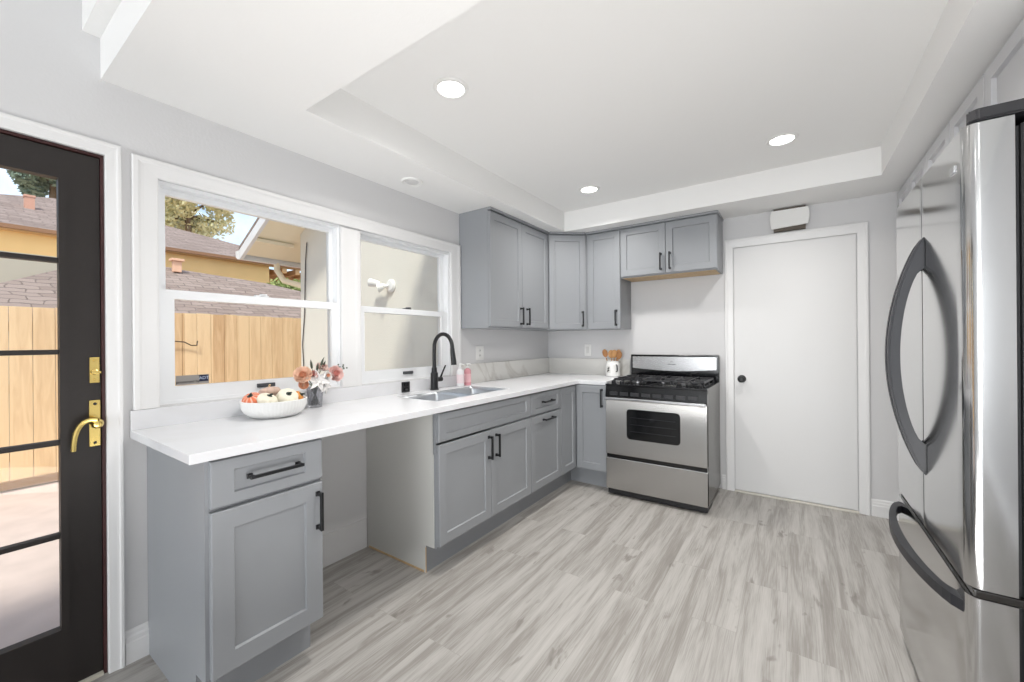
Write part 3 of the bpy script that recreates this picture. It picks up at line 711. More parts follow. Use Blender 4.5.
bm = bmesh.new(); box(bm, FXF + .010, FXF + DT + .03, FY0 - .002, FY1 + .002, DZ - .010, DZ + .010, .004); t.part('divider_trim', bm, M('divider_black', (34, 32, 30), .2))
bm = bmesh.new(); box(bm, FXF + .03, 2.72, FY0 + .012, FY1 - .012, .012, .052, .003); t.part('toe_grille', bm, black_m)
# top cap / hinge cover at the near door
bm = bmesh.new(); prism(bm, [(FXF + .006, FY0 + .008), (FXF + .022, FY0 - .006), (FXF + .24, FY0 - .006), (FXF + .27, FY0 + .04), (FXF + .20, FY0 + .24), (FXF + .085, FY0 + .24), (FXF + .045, FY0 + .17)], 'z', TOPZ + .003, TOPZ + .034)
bmesh.ops.bevel(bm, geom=list(bm.edges), offset=.004, segments=2, affect='EDGES'); t.part('hinge_cover', bm, plast_g)
bm = bmesh.new(); tube(bm, [(2.71, 1.66, 1.84), (2.71, 1.66, 1.885), (2.72, 1.67, 1.893), (2.77, 1.70, 1.893), (2.78, 1.705, 1.885), (2.78, 1.705, 1.84)], .008, 8); t.part('hinge_loop', bm, plast_g)
hmat = M('handle_charcoal', (31, 32, 37), .42)
def door_handle(y, sgn):
    # outline of the handle in the x-z plane: slender crescent with solid pointed ends
    n = 28; zlo, zhi = .806, 1.612; outer = []; inner = []
    for k in range(n + 1):
        s = k / n; b = math.sin(PI * s)
        outer.append((FXF + .002 - .094 * b ** .75, zlo + (zhi - zlo) * s))
    for k in range(n + 1):
        s = .13 + .74 * k / n; b = math.sin(PI * k / n)
        inner.append((FXF + .002 - .062 * b ** .55, zlo + (zhi - zlo) * s))
    bm = bmesh.new()
    prism(bm, outer + inner[::-1], 'y', y, y + sgn * .026)
    bmesh.ops.bevel(bm, geom=[e for e in bm.edges if e.is_manifold and e.calc_face_angle(0) > .8], offset=.005, segments=2, affect='EDGES')
    bmesh.ops.triangulate(bm, faces=[f for f in bm.faces if len(f.verts) > 4])
    return bm
o = t.part('handle', door_handle(SEAM - .006, -1), hmat, d_near, 'charcoal bowed door handle')
o = t.part('handle', door_handle(SEAM + .006, 1), hmat, d_far, 'charcoal bowed door handle')
# freezer handle lies horizontally, bowing out and slightly down
n = 28; outer = []; inner = []; ya, yb = FY0 + .03, FY1 - .02
for k in range(n + 1):
    s = k / n; b = math.sin(PI * s); outer.append((FXF + .002 - .075 * b ** .6, ya + (yb - ya) * s))
for k in range(n + 1):
    s = .07 + .86 * k / n; b = math.sin(PI * k / n); inner.append((FXF + .002 - .050 * b ** .5, ya + (yb - ya) * s))
bm = bmesh.new(); prism(bm, outer + inner[::-1], 'z', .552, .582); bmesh.ops.triangulate(bm, faces=[f for f in bm.faces if len(f.verts) > 4])
t.part('handle', bm, hmat, d_frz, 'charcoal bowed drawer handle')
bm = bmesh.new(); box(bm, FXF - .004, FXF + .004, 1.575, 1.615, 1.715, 1.735, .002); t.part('badge', bm, hand_m, d_near)

# ================================================================== CEILING FITTINGS
lamp_m = emit('lamp_diffuser', (1, .99, .96), 9.0)
LP = [(.865, 1.42, 'recessed downlight nearest the window in the tray ceiling'), (2.145, 2.935, 'recessed downlight on the right, over the door side of the tray ceiling'),
      (.868, 3.0, 'recessed downlight at the far left corner of the tray near the cabinets'), (2.145, 1.42, 'recessed downlight over the fridge side near the camera')]
for i, (x, y, lab) in enumerate(LP):
    if i == 0:
        t = Thing('downlight', 'round white ' + lab, 'ceiling light', (x, y, ZT), 'recessed downlights in the tray ceiling')
        bm = bmesh.new(); lathe(bm, [(.060, -.002), (.064, -.009), (.078, -.007), (.084, -.0005), (.060, -.0005), (.060, -.002)], (x, y, ZT), 40); t.part('trim_ring', bm, plast_w)
        bm = bmesh.new(); lathe(bm, [(0, -.006), (.045, -.006), (.0605, -.004), (.0605, -.0008), (0, -.0008)], (x, y, ZT), 40); t.part('diffuser', bm, lamp_m)
        proto = t.o
    else:
        r = proto.copy(); C.objects.link(r); r.location = (x, y, ZT); r['label'] = 'round white ' + lab
        for ch in list(proto.children): c = ch.copy(); C.objects.link(c); c.parent = r
    l = bpy.data.lights.new('downlight_lamp', 'AREA'); l.shape = 'DISK'; l.size = .12; l.energy = 9.5; l.color = (1, .97, .93); l.spread = math.radians(140)
    o = bpy.data.objects.new('downlight_lamp', l); C.objects.link(o); o.location = (x, y, ZT - .012)
# living-area lamps behind the camera
for x in (.9, 2.4):
    for y in (-1.6, -3.8):
        l = bpy.data.lights.new('living_lamp', 'AREA'); l.shape = 'DISK'; l.size = .3; l.energy = 3; l.color = (1, .98, .95)
        o = bpy.data.objects.new('living_lamp', l); C.objects.link(o); o.location = (x, y, ZR - .02)
t = Thing('smoke_detector', 'flat round white fitting on the soffit above the window', 'ceiling fitting', (.205, 1.76, ZS))
bm = bmesh.new(); lathe(bm, [(0, -.006), (.05, -.006), (.060, -.012), (.066, -.010), (.070, -.0006), (0, -.0006)], (.205, 1.76, ZS), 40); t.part('cover', bm, plast_w)
bm = bmesh.new(); lathe(bm, [(0, -.012), (.030, -.012), (.040, -.008), (.042, -.0062), (0, -.0062)], (.205, 1.76, ZS), 32); t.part('centre_disc', bm, M('disc_grey', (215, 215, 215), .4))

# door chime over the white door
t = Thing('door_chime', 'white doorbell chime box on the wall above the white door', 'door chime', (2.175, YB, 2.21))
t.part('sound_box', B(2.072, 2.278, YB - .045, YB - .0005, 2.116, 2.290, bev=.002), M('chime_dark', (92, 84, 74), .6), label='dark grille behind the cover')
n = 10; pts = [(2.055 + .004 - .010 * math.sin(PI * k / n), 2.134 + .140 * k / n) for k in range(n + 1)] + [(2.292 + .010 * math.sin(PI * k / n), 2.274 - .128 * k / n) for k in range(n + 1)]
bm = bmesh.new(); prism(bm, pts, 'y', YB - .060, YB - .0452); t.part('cover', bm, plast_w)

# ================================================================== OUTLETS
def plate(t, T, kind, hw=.036):
    t.part('cover_plate', B(-hw, hw, -.005, -.0004, -.059, .059, bev=.002), plast_w, T=T)
    bm = bmesh.new()
    if kind == 'outlet':
        for s in (-1, 1):
            lathe(bm, [(0, 0), (.016, 0), (.0155, .002), (0, .002)], (0, 0, 0), 20); 
            vs = list(bm.verts)[-(2 * 20 + 2):]; bmesh.ops.transform(bm, matrix=Matrix.Translation((0, -.005, s * .021)) @ Matrix.Rotation(PI / 2, 4, 'X'), verts=vs)
        o = t.part('receptacle', bm, M('receptacle_white', (222, 222, 220), .4), T=T)
        for s in (-1, 1):
            for q in (-1, 1): t.part('slot', B(q * .006 - .001, q * .006 + .001, -.0078, -.0066, s * .021 - .004, s * .021 + .005), pull_dark, o, T=T)
    else:
        t.part('rocker', B(-.016, .016, -.0085, -.005, -.033, .033, bev=.0015), M('receptacle_white', (222, 222, 220), .4), T=T)
t = Thing('wall_outlet', 'white duplex outlet on the wall under the tall cabinet right of the window', 'outlet', (0, 2.672, 1.172)); plate(t, Matrix.Translation((0, 2.672, 1.172)) @ Matrix.Rotation(PI / 2, 4, 'Z'), 'outlet', .052)
t = Thing('light_switch', 'white rocker switch on the back wall beneath the corner cabinet', 'switch', (.465, YB, 1.173)); plate(t, Matrix.Translation((.465, YB, 1.173)), 'switch')
t = Thing('black_outlet', 'small black outlet set in the low splash left of the faucet', 'outlet', (.020, 1.852, .965))
t.part('cover_plate', B(.0203, .027, 1.818, 1.886, .930, 1.000, bev=.002), black_m)
bm = bmesh.new()
for z in (.949, .981): box(bm, .0271, .029, 1.836, 1.868, z - .010, z + .010, .003)
t.part('receptacle', bm, blackg_m)

# ================================================================== COUNTER DECOR
white_cer = M('white_ceramic', (240, 240, 238), .35)
bc_ = (.165, .938)
t = Thing('fluted_bowl', 'white fluted ceramic bowl of small pumpkins on the counter', 'bowl', (bc_[0], bc_[1], CT1))
k_ = 54
prof = [(0, 0), (.085, 0), (.098, .003), (.122, .022), (.134, .045), (.139, .078), (.136, .080), (.131, .077), (.126, .045), (.112, .022), (.09, .012), (0, .010)]
bm = bmesh.new(); lathe(bm, prof, (bc_[0], bc_[1], CT1 + .0005), 216, fn=lambda a, z: 1 + (.007 * math.cos(k_ * a) if .004 < z < .074 else 0)); t.part('bowl_body', bm, white_cer)
def pumpkin(name, label, c, r, h, mat, ribs=9, stem_mat=None, tilt=(0, 0, 0), stripes=None, stem_h=.010, group='small decorative pumpkins in the bowl'):
    loc = Vector((bc_[0] + c[0], bc_[1] + c[1], CT1 + c[2]))
    t = Thing(name, label, 'pumpkin', loc, group); T = Matrix.Translation(loc) @ Matrix.Rotation(tilt[0], 4, 'X') @ Matrix.Rotation(tilt[1], 4, 'Y') @ Matrix.Rotation(tilt[2], 4, 'Z')
    prof = [(0, h * .40)] + [(r * (math.sin(PI * q / 16) ** .75), h * .5 * math.cos(PI * q / 16) - h * .12 * (1 - math.sin(PI * q / 16)) * (1 if q < 8 else -1)) for q in range(1, 16)] + [(0, -h * .40)]
    bm = bmesh.new(); lathe(bm, prof, (0, 0, 0), ribs * 6, fn=lambda a, z: .93 + .07 * abs(math.sin(ribs * a / 2)) ** .6)
    if stripes:
        for f in bm.faces:
            cc = f.calc_center_median(); a = math.atan2(cc.y, cc.x)
            if abs(math.sin(ribs * a / 2)) < .45: f.material_index = 1
    t.part('flesh', bm, [mat, stripes] if stripes else mat, T=T)
    bm = bmesh.new(); tube(bm, [(0, 0, h * .30), (.001, 0, h * .45), (.004, .002, h * .45 + stem_h * .6), (.009, .003, h * .45 + stem_h)], [.0075, .005, .004, .0045], 8)
    lathe(bm, [(0, .002), (.012, .0), (.014, -.003), (0, -.004)], (0, 0, h * .40), 10)
    t.part('stem', bm, stem_mat or M('stem_green', (46, 58, 50), .6), T=T)
cream = M('pumpkin_cream', (240, 234, 214), .6, noise_amt=.05, nscale=30); orange = M('pumpkin_orange', (226, 122, 84), .55, noise_amt=.12, nscale=25)
pumpkin('pumpkin', 'cream white pumpkin with dark green stem at the front left of the bowl', (.038, -.050, .082), .044, .062, cream, tilt=(-.25, .45, 0))
pumpkin('pumpkin', 'larger cream white pumpkin at the front right of the bowl', (.030, .045, .084), .049, .066, cream, tilt=(.15, .75, .3))
pumpkin('pumpkin', 'orange and white striped pumpkin at the left edge of the bowl', (-.005, -.097, .088), .040, .054, orange, tilt=(.5, .3, .2), stripes=M('pumpkin_blush', (238, 190, 168), .6), ribs=10)
pumpkin('pumpkin', 'pale brown pink pumpkin lying behind the two cream ones', (-.050, .000, .108), .048, .056, M('pumpkin_taupe', (206, 178, 162), .6, noise_amt=.08, nscale=25), tilt=(0, -.3, 0), stem_mat=raw_m)
pumpkin('gourd', 'small orange gourd with green tip at the right edge of the bowl', (.030, .098, .084), .027, .036, M('gourd_orange', (222, 150, 70), .55, noise_amt=.2, nscale=25), tilt=(-.8, .6, 0), stem_h=.012)

# vase with flowers
V0 = (.085, 1.180)
t = Thing('glass_vase', 'faceted smoky grey glass vase beside the pumpkin bowl', 'vase', (V0[0], V0[1], CT1))
vg = bpy.data.materials.new('smoky_glass'); vg.use_nodes = True; b = vg.node_tree.nodes['Principled BSDF']
b.inputs['Base Color'].default_value = lin((225, 226, 230)) + (1,); b.inputs['Transmission Weight'].default_value = .9; b.inputs['Roughness'].default_value = .08; b.inputs['IOR'].default_value = 1.4
bm = bmesh.new(); lathe(bm, [(0, .001), (.034, .001), (.038, .05), (.044, .110), (.040, .110), (.034, .052), (.030, .012), (0, .010)], (V0[0], V0[1], CT1), 7, smooth=False); t.part('vessel', bm, vg)
bm = bmesh.new()
for k in range(7): a = k * .9; tube(bm, [(V0[0] + .018 * math.cos(a), V0[1] + .018 * math.sin(a), CT1 + .014), (V0[0] - .014 * math.cos(a), V0[1] - .014 * math.sin(a), CT1 + .105)], .0045, 6)
t.part('stem_bundle', bm, M('stem_dark', (62, 66, 66), .6))
green_m = M('olive_leaf', (98, 104, 92), .6, noise_amt=.1); stemg = M('flower_stem', (104, 118, 92), .6)
def petal(bm, c, n, up, L_, w_, cup, mat_i=0, pointed=False):
    """curved petal patch from c outwards along n"""
    n = n.normalized(); up = (up - n * up.dot(n)).normalized(); s = n.cross(up); rows = []; prof_ = (.4, .6, .62, .42, .08) if pointed else (.45, .85, 1.0, .95, .6)
    for i in range(5):
        a = i / 4; wd = w_ * prof_[i]; row = []
        for j in range(5):
            q = (j / 4 - .5) * 2
            row.append(bm.verts.new(c + n * L_ * a + up * (cup * a * a * L_ + .25 * w_ * q * q) + s * wd * q * .5))
        rows.append(row)
    for a, b_ in zip(rows, rows[1:]):
        for j in range(4): f = bm.faces.new((a[j], a[j + 1], b_[j + 1], b_[j])); f.smooth = True; f.material_index = mat_i
def flower(kind, label, head, r, mats, axis, cat='flower', group='flowers in the smoky vase'):
    base = Vector((V0[0] + (head[0] - V0[0]) * .15, V0[1] + (head[1] - V0[1]) * .12, CT1 + .108))
    t = Thing(kind, label, cat, base, group); h = Vector(head); ax = Vector(axis).normalized(); bm = bmesh.new()
    u = ax.orthogonal().normalized(); w = ax.cross(u)
    if kind == 'lily':
        for k in range(6):
            a = k * PI / 3; d = (u * math.cos(a) + w * math.sin(a)); petal(bm, h, d + ax * (.45 if k % 2 else .3), ax, r * 1.2, r * .85, -.25, 0, True)
        lathe(bm, [(0, 0), (.004, .004), (0, .02)], h + ax * .004, 8)
    else:
        layers = [(1.0, 8, .15, .95), (.85, 7, .55, .85), (.66, 6, 1.1, .7), (.45, 5, 2.0, .5), (.25, 4, 4.0, .35)]
        for li, (sc, n_, upk, wf) in enumerate(layers):
            for k in range(n_):
                a = 2 * PI * k / n_ + li * .5 + random.uniform(-.1, .1); d = (u * math.cos(a) + w * math.sin(a))
                petal(bm, h - ax * r * .3 + ax * r * .12 * li, d + ax * upk, ax, r * (sc * .9 + .12), r * wf * .95, .35, min(li // 2, len(mats) - 1))
        lathe(bm, [(0, -r * .2), (r * .28, -r * .05), (r * .22, r * .22), (0, r * .3)], h, 10)
    t.part('blossom', bm, mats); sb = bmesh.new(); tube(sb, [base, base.lerp(h, .5) + Vector((0, 0, .012)), h - ax * r * .35], .0022, 6); t.part('stem', sb, stemg)
peach = M('petal_peach', (252, 218, 194), .7); peach2 = M('petal_apricot', (248, 190, 156), .7); pinkp = M('petal_pink', (248, 214, 208), .7); pink2 = M('petal_rose', (236, 168, 158), .7); whp = M('petal_white', (246, 244, 242), .65)
mauve = M('petal_mauve', (222, 164, 154), .7); blush = M('petal_blush', (236, 214, 206), .7)
flower('rose', 'large peach rose on the left of the bouquet', (.125, 1.095, CT1 + .178), .047, [peach, peach2], (.8, -.5, .4))
flower('rose', 'apricot rose drooping low on the left of the bouquet', (.128, 1.098, CT1 + .132), .026, [peach2, peach], (.8, -.6, -.1))
flower('rose', 'large pink rose on the right of the bouquet', (.125, 1.270, CT1 + .172), .047, [pinkp, pink2], (.9, .0, .3))
flower('rose', 'blush rose at the top right of the bouquet', (.075, 1.225, CT1 + .205), .038, [blush, mauve], (.5, .1, .8))
flower('rose', 'small mauve rose between the peach rose and the white lily', (.145, 1.140, CT1 + .180), .022, [mauve, pink2], (.9, -.2, .3))
flower('daisy', 'small white flower with an orange middle beside the pink rose', (.160, 1.205, CT1 + .168), .026, [whp, peach2], (.9, .0, .3))
flower('lily', 'white lily hanging over the front of the vase', (.150, 1.160, CT1 + .148), .050, [whp], (.9, -.2, .1))
flower('lily', 'white lily opening low on the right over the vase rim', (.140, 1.200, CT1 + .120), .040, [whp], (.8, .4, -.1))
def sprig(label, tips, name='leaf_sprig', berries=False):
    base = Vector((V0[0] - .005, V0[1], CT1 + .105)); t = Thing(name, label, 'foliage', base, 'greenery in the smoky vase'); bm = bmesh.new(); sb = bmesh.new()
    for tip in tips:
        tip = Vector(tip); mid = base.lerp(tip, .55) + Vector((0, 0, .01)); tube(sb, [base, mid, tip], .0014, 5)
        if berries:
            for q in range(3): lathe(bm, [(0, -.005), (.004, -.003), (.005, 0), (.004, .003), (0, .005)], tip + Vector((random.uniform(-.006, .006), random.uniform(-.012, .012), random.uniform(-.008, .008))), 8)
        else:
            d = (tip - mid).normalized(); petal(bm, mid.lerp(tip, .2), d, Vector((.6, -.4, .3)), .050, .020, .1, 0, True)
    t.part('berries' if berries else 'leaves', bm, green_m); t.part('stem', sb, stemg)
sprig('olive green leaf sprig rising from the top of the bouquet', [(.10, 1.150, CT1 + .255), (.10, 1.225, CT1 + .265), (.095, 1.235, CT1 + .24), (.10, 1.19, CT1 + .225)])
sprig('thin sprig of grey green berries at the right end of the bouquet', [(.09, 1.33, CT1 + .21), (.09, 1.355, CT1 + .20), (.08, 1.31, CT1 + .215)], 'berry_sprig', True)

# pump bottles
def bottle(label, x, y, r, h, mat, lab_mat, lab_label):
    t = Thing('soap_bottle', label, 'bottle', (x, y, CT1), 'pump bottles by the sink')
    bm = bmesh.new(); lathe(bm, [(0, .0008), (r * .92, .0008), (r, .005), (r, h * .70), (r * .85, h * .78), (r * .45, h * .84), (r * .42, h * .9), (0, h * .9)], (x, y, CT1), 28); t.part('bottle_body', bm, mat)
    bm = bmesh.new(); lathe(bm, [(r + .0006, h * .16), (r + .0006, h * .58)], (x, y, CT1), 28); t.part('label', bm, lab_mat, label=lab_label)
    bm = bmesh.new(); lathe(bm, [(0, h * .86), (r * .5, h * .86), (r * .5, h * .93), (r * .16, h * .95), (r * .16, h * 1.06), (0, h * 1.06)], (x, y, CT1), 16)
    tube(bm, [(x - .004, y - .002, CT1 + h * 1.07), (x + .016, y + .006, CT1 + h * 1.07), (x + .028, y + .012, CT1 + h * 1.03)], [.006, .005, .003], 8); t.part('pump', bm, plast_w)
bottle('white pump soap bottle with a pink striped label beside the sink', .085, 2.335, .029, .160, M('bottle_white', (238, 236, 238), .3), M('label_pink', (240, 222, 226), .5), 'pale pink label')
bottle('rose pink pump soap bottle right of the white one', .080, 2.425, .027, .158, M('bottle_rose', (226, 160, 168), .25), M('label_rose', (234, 186, 192), .5), 'lighter pink label')

# utensil crock
cx, cy = .772, 3.745
t = Thing('utensil_crock', 'white ceramic crock of wooden spoons on the counter left of the range', 'crock', (cx, cy, CT1))
bm = bmesh.new(); lathe(bm, [(0, .0008), (.060, .0008), (.066, .006), (.066, .118), (.058, .128), (.058, .143), (.063, .148), (.058, .150), (.053, .146), (.053, .03), (0, .02)], (cx, cy, CT1), 40); t.part('crock_body', bm, white_cer)
bm = bmesh.new(); lathe(bm, [(.0668, .035), (.0668, .10)], (cx, cy, CT1), 40)
bmesh.ops.delete(bm, geom=[v for v in bm.verts if not (-2.35 < math.atan2(v.co.y - cy, v.co.x - cx) < -1.45)], context='VERTS'); t.part('crock_label', bm, M('crock_label', (220, 220, 216), .5), label='framed picture label')
bm = bmesh.new()
for a, z in ((-1.95, .075), (-1.85, .060), (-2.0, .052), (-1.82, .082)):
    p = Vector((cx + .0672 * math.cos(a), cy + .0672 * math.sin(a), CT1 + z)); box(bm, p.x - .006, p.x + .006, p.y - .001, p.y + .001, p.z - .007, p.z + .007)
t.part('crock_print', bm, M('print_dark', (60, 58, 56), .6))
bm = bmesh.new(); ha = -.75; hx, hy = cx + .066 * math.cos(ha), cy + .066 * math.sin(ha)
tube(bm, [(hx, hy, CT1 + .112), (hx + .016 * math.cos(ha), hy + .016 * math.sin(ha), CT1 + .106), (hx + .018 * math.cos(ha), hy + .018 * math.sin(ha), CT1 + .055), (hx, hy, CT1 + .048)], .006, 8); t.part('crock_handle', bm, black_m, label='black side handle')
wood = M('beech_wood', (196, 146, 92), .6, noise_amt=.12, nscale=20, stretch=(4, 4, 1)); wood2 = M('brown_wood', (170, 118, 70), .6, noise_amt=.12, nscale=20)
SP = [((-.030, -.01), (-.078, -.02), .245, wood2, 'brown wooden spoon leaning furthest left in the crock', .026), ((-.01, .0), (-.018, .0), .235, wood, 'beech spoon standing left of centre in the crock', .030),
      ((.012, -.01), (.018, -.01), .238, wood, 'beech spatula standing right of centre in the crock', .030), ((.028, -.005), (.070, -.015), .225, wood2, 'brown wooden spoon leaning right in the crock', .028), ((0, .02), (.045, .03), .24, wood, 'beech spoon at the back right of the crock', .026)]
for (b0, t0, hh, mt, lab, wd) in SP:
    base = Vector((cx + b0[0] * .8, cy + b0[1] * .8, CT1 + .03)); top = Vector((cx + t0[0], cy + t0[1], CT1 + hh)); d = (top - base).normalized()
    t = Thing('wooden_spoon', lab, 'wooden spoon', base, 'wooden utensils in the crock'); bm = bmesh.new(); neck = base.lerp(top, .68); tube(bm, [base, base.lerp(top, .4), neck], .0055, 8); t.part('shaft', bm, mt)
    bm = bmesh.new(); s = d.cross(Vector((.35, -1, 0))).normalized(); nn = s.cross(d); vs = lathe(bm, [(0, -1), (.5, -.86), (.86, -.5), (1, 0), (.86, .5), (.5, .86), (0, 1)], (0, 0, 0), 16)
    Mx = Matrix((s * (wd), nn * .006, d * .040)).transposed().to_4x4(); Mx.translation = neck.lerp(top, .5) + d * .01; bmesh.ops.transform(bm, matrix=Mx, verts=vs); t.part('spoon_head', bm, mt)

# ================================================================== OUTSIDE
struct('ground', B(-30, -.141, -14, 20, -.20, -.12), M('patio_concrete', (205, 190, 184), .9, noise_amt=.10, nscale=5))
# fence
fx_ = -3.95
t = Thing('board_fence', 'tall pale wooden board fence across the patio outside the windows', 'fence', (fx_, 1.5, -.12))
bw = .148; bm = bmesh.new(); y = -4.0; k = 0
while y < 5.6:
    dz = random.uniform(-.006, .006); box(bm, fx_, fx_ + .018, y + .002, y + bw - .002, -.10, 1.645 + dz, .002); y += bw; k += 1
t.part('board_panel', bm, board_mat('cedar_boards', (206, 168, 126), (240, 210, 168), bw))
for z in (.2, .85, 1.45): t.part('rail', B(fx_ - .05, fx_ - .001, -4, 5.6, z - .045, z + .045), raw_m)
bm = bmesh.new(); box(bm, fx_ + .0185, fx_ + .03, -4, 5.6, -.10, -.02); t.part('kick_board', bm, M('weathered_board', (150, 120, 92), .9))
bm = bmesh.new(); pts = [(fx_ + .05, 1.50, 1.29), (fx_ + .06, 1.66, 1.305), (fx_ + .06, 1.78, 1.292), (fx_ + .05, 1.85, 1.25), (fx_ + .06, 1.905, 1.25), (fx_ + .05, 1.915, 1.305)]
pts = [Vector(p) for p in pts]; sm_ = []
for i in range(len(pts) - 1):
    for q in range(4): sm_.append(pts[i].lerp(pts[i + 1], q / 4))
sm_.append(pts[-1])
tube(bm, sm_, .007, 6); single('hanging_cable', 'short dark cable curling across the fence boards', 'cable', bm, M('cable_dark', (80, 64, 52), .7), (fx_ + .05, 1.7, 1.28))

# own house wing with gable eave
stucco = M('pale_stucco', (224, 222, 213), .85, bump=.25, bscale=80)
WY = 2.45; WX = -2.46
creamp = M('cream_paint', (246, 234, 206), .7)
t = Thing('house_wing', 'pale stucco house wing with cream gable eave outside the far window', 'building', (WX, WY, -.12))
t.part('wall', B(WX, -.141, WY, WY + 4.0, -.118, 3.1), stucco)
shing = shingle_mat('brown_shingles', (140, 124, 116), (162, 146, 138)); shing2 = shingle_mat('mauve_shingles', (136, 120, 114), (158, 142, 136))
# roof slab sloping down to -x; section in x-z, runs along y from 2.0
ex, ez, sl_ = -2.90, 2.275, .54
bm = bmesh.new(); prism(bm, [(ex, ez), (-.15, ez + sl_ * (-.15 - ex)), (-.15, ez + sl_ * (-.15 - ex) + .05), (ex, ez + .05)], 'y', 2.03, WY + 4)
roof = t.part('roof', bm, creamp); bm = bmesh.new(); prism(bm, [(ex - .03, ez + .051), (-.15, ez + .051 + sl_ * (-.15 - ex)), (-.15, ez + .09 + sl_ * (-.15 - ex)), (ex - .03, ez + .08)], 'y', 2.0, WY + 4); t.part('shingles', bm, shing, roof)
bm = bmesh.new(); prism(bm, [(ex - .01, ez - .06), (-.15, ez - .06 + sl_ * (-.15 - ex)), (-.15, ez + .05 + sl_ * (-.15 - ex)), (ex - .01, ez + .05)], 'y', 2.0, 2.035); t.part('rake_board', bm, trim_m, roof)
for xx in (-2.62, -2.1, -1.6): bm = bmesh.new(); zz_ = ez + sl_ * (xx - ex); box(bm, xx - .02, xx + .02, 2.036, WY, zz_ - .045, zz_ - .008); t.part('outrigger', bm, creamp, roof)
bm = bmesh.new(); gx = ex - .02; prism(bm, [(gx - .09, ez + .04), (gx - .085, ez - .03), (gx - .04, ez - .055), (gx, ez - .055), (gx, ez + .04)], 'y', 2.0, WY + 4); t.part('gutter', bm, trim_m)
bm = bmesh.new(); gp = [(gx - .03, 2.42, ez - .04), (gx - .03, 2.42, ez - .12), (gx + .04, 2.47, ez - .25), (WX - .14, 2.56, ez - .33), (WX - .06, 2.58, ez - .36), (WX - .045, 2.58, ez - .5), (WX - .045, 2.58, 0)]
tube(bm, gp, .034, 10); t.part('downspout', bm, creamp)
bm = bmesh.new(); tube(bm, [(WX + .16, WY - .012, 2.40), (WX + .13, WY - .012, 2.2), (WX + .10, WY - .012, 1.6), (WX + .05, WY - .012, 1.25), (WX + .07, WY - .012, 1.05), (WX + .07, WY - .012, .3)], .006, 6)
single('wall_cable', 'thin dark cable running down the corner of the stucco wing', 'cable', bm, M('cable_grey', (88, 84, 84), .7), (WX + .1, WY - .012, 1.5))
# floodlight on the wing wall
t = Thing('flood_light', 'white twin head outdoor flood light on the stucco wall', 'outdoor light', (-.86, WY, 1.79))
bm = bmesh.new(); lathe(bm, [(0, .0005), (.062, .0005), (.062, .012), (.045, .028), (0, .03)], (0, 0, 0), 24); bmesh.ops.transform(bm, matrix=Matrix.Translation((-.86, WY, 1.79)) @ Matrix.Rotation(PI / 2, 4, 'X'), verts=bm.verts); t.part('base_plate', bm, plast_w)
for q, (dxx, dzz) in enumerate(((-.17, .035), (-.06, -.03))):
    bm = bmesh.new(); a = Vector((-.87, WY - .03, 1.79)); b_ = Vector((-.86 + dxx * .4, WY - .07, 1.79 + dzz * .4)); c_ = Vector((-.86 + dxx, WY - .11, 1.79 + dzz)); tube(bm, [a, b_], .012, 8); tube(bm, [b_, b_.lerp(c_, .3), c_], [.018, .030, .040], 16); t.part('lamp_head', bm, plast_w)

# neighbour's upper house
def poly_slab(pts, dz, bm):
    top = [bm.verts.new(p) for p in pts]; bot = [bm.verts.new((p[0], p[1], p[2] - dz)) for p in pts]; n = len(pts)
    fs = [bm.faces.new(top), bm.faces.new(bot[::-1])] + [bm.faces.new((top[i], top[(i + 1) % n], bot[(i + 1) % n], bot[i])) for i in range(n)]
    bmesh.ops.recalc_face_normals(bm, faces=fs)
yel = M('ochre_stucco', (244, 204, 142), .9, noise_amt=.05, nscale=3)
t = Thing('neighbour_house', 'ochre stucco neighbour house with brown hip roof behind the fence', 'building', (-8, 2, -.12))
t.part('wall', B(-12, -7.64, -5, 4.46, -.118, 3.06), yel)
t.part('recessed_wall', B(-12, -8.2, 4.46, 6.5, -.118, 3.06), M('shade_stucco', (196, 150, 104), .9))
bm = bmesh.new(); poly_slab([(-7.5, -5, 3.10), (-7.5, 5.9, 3.10), (-7.941, 5.325, 3.271), (-8.878, 4.487, 3.646), (-9.883, 3.239, 4.048), (-10.628, 2.393, 4.346), (-10.794, 1.544, 4.413), (-10.066, .792, 4.122), (-9.377, .13, 3.846), (-9.2, -5, 3.78)][::1], .02, bm)
rf = t.part('roof', bm, shing2)
t.part('eave_fascia', B(-7.52, -7.48, -5, 5.9, 3.04, 3.10), M('fascia_brown', (150, 112, 84), .8), rf)
t.part('soffit', B(-7.64, -7.521, -5, 5.9, 3.02, 3.06), M('soffit_brown', (206, 164, 118), .8), rf)
for yy in (4.75, 5.05, 5.35): t.part('rafter_tail', B(-8.2, -7.53, yy - .05, yy + .05, 2.90, 3.015), M('soffit_brown', (206, 164, 118), .8), rf)
bm = bmesh.new(); box(bm, -9.2, -9.06, 1.0, 1.12, 3.5, 3.96); box(bm, -9.21, -9.05, .99, 1.13, 3.93, 3.97, .005); t.part('chimney', bm, M('chimney_brick', (208, 160, 140), .9))
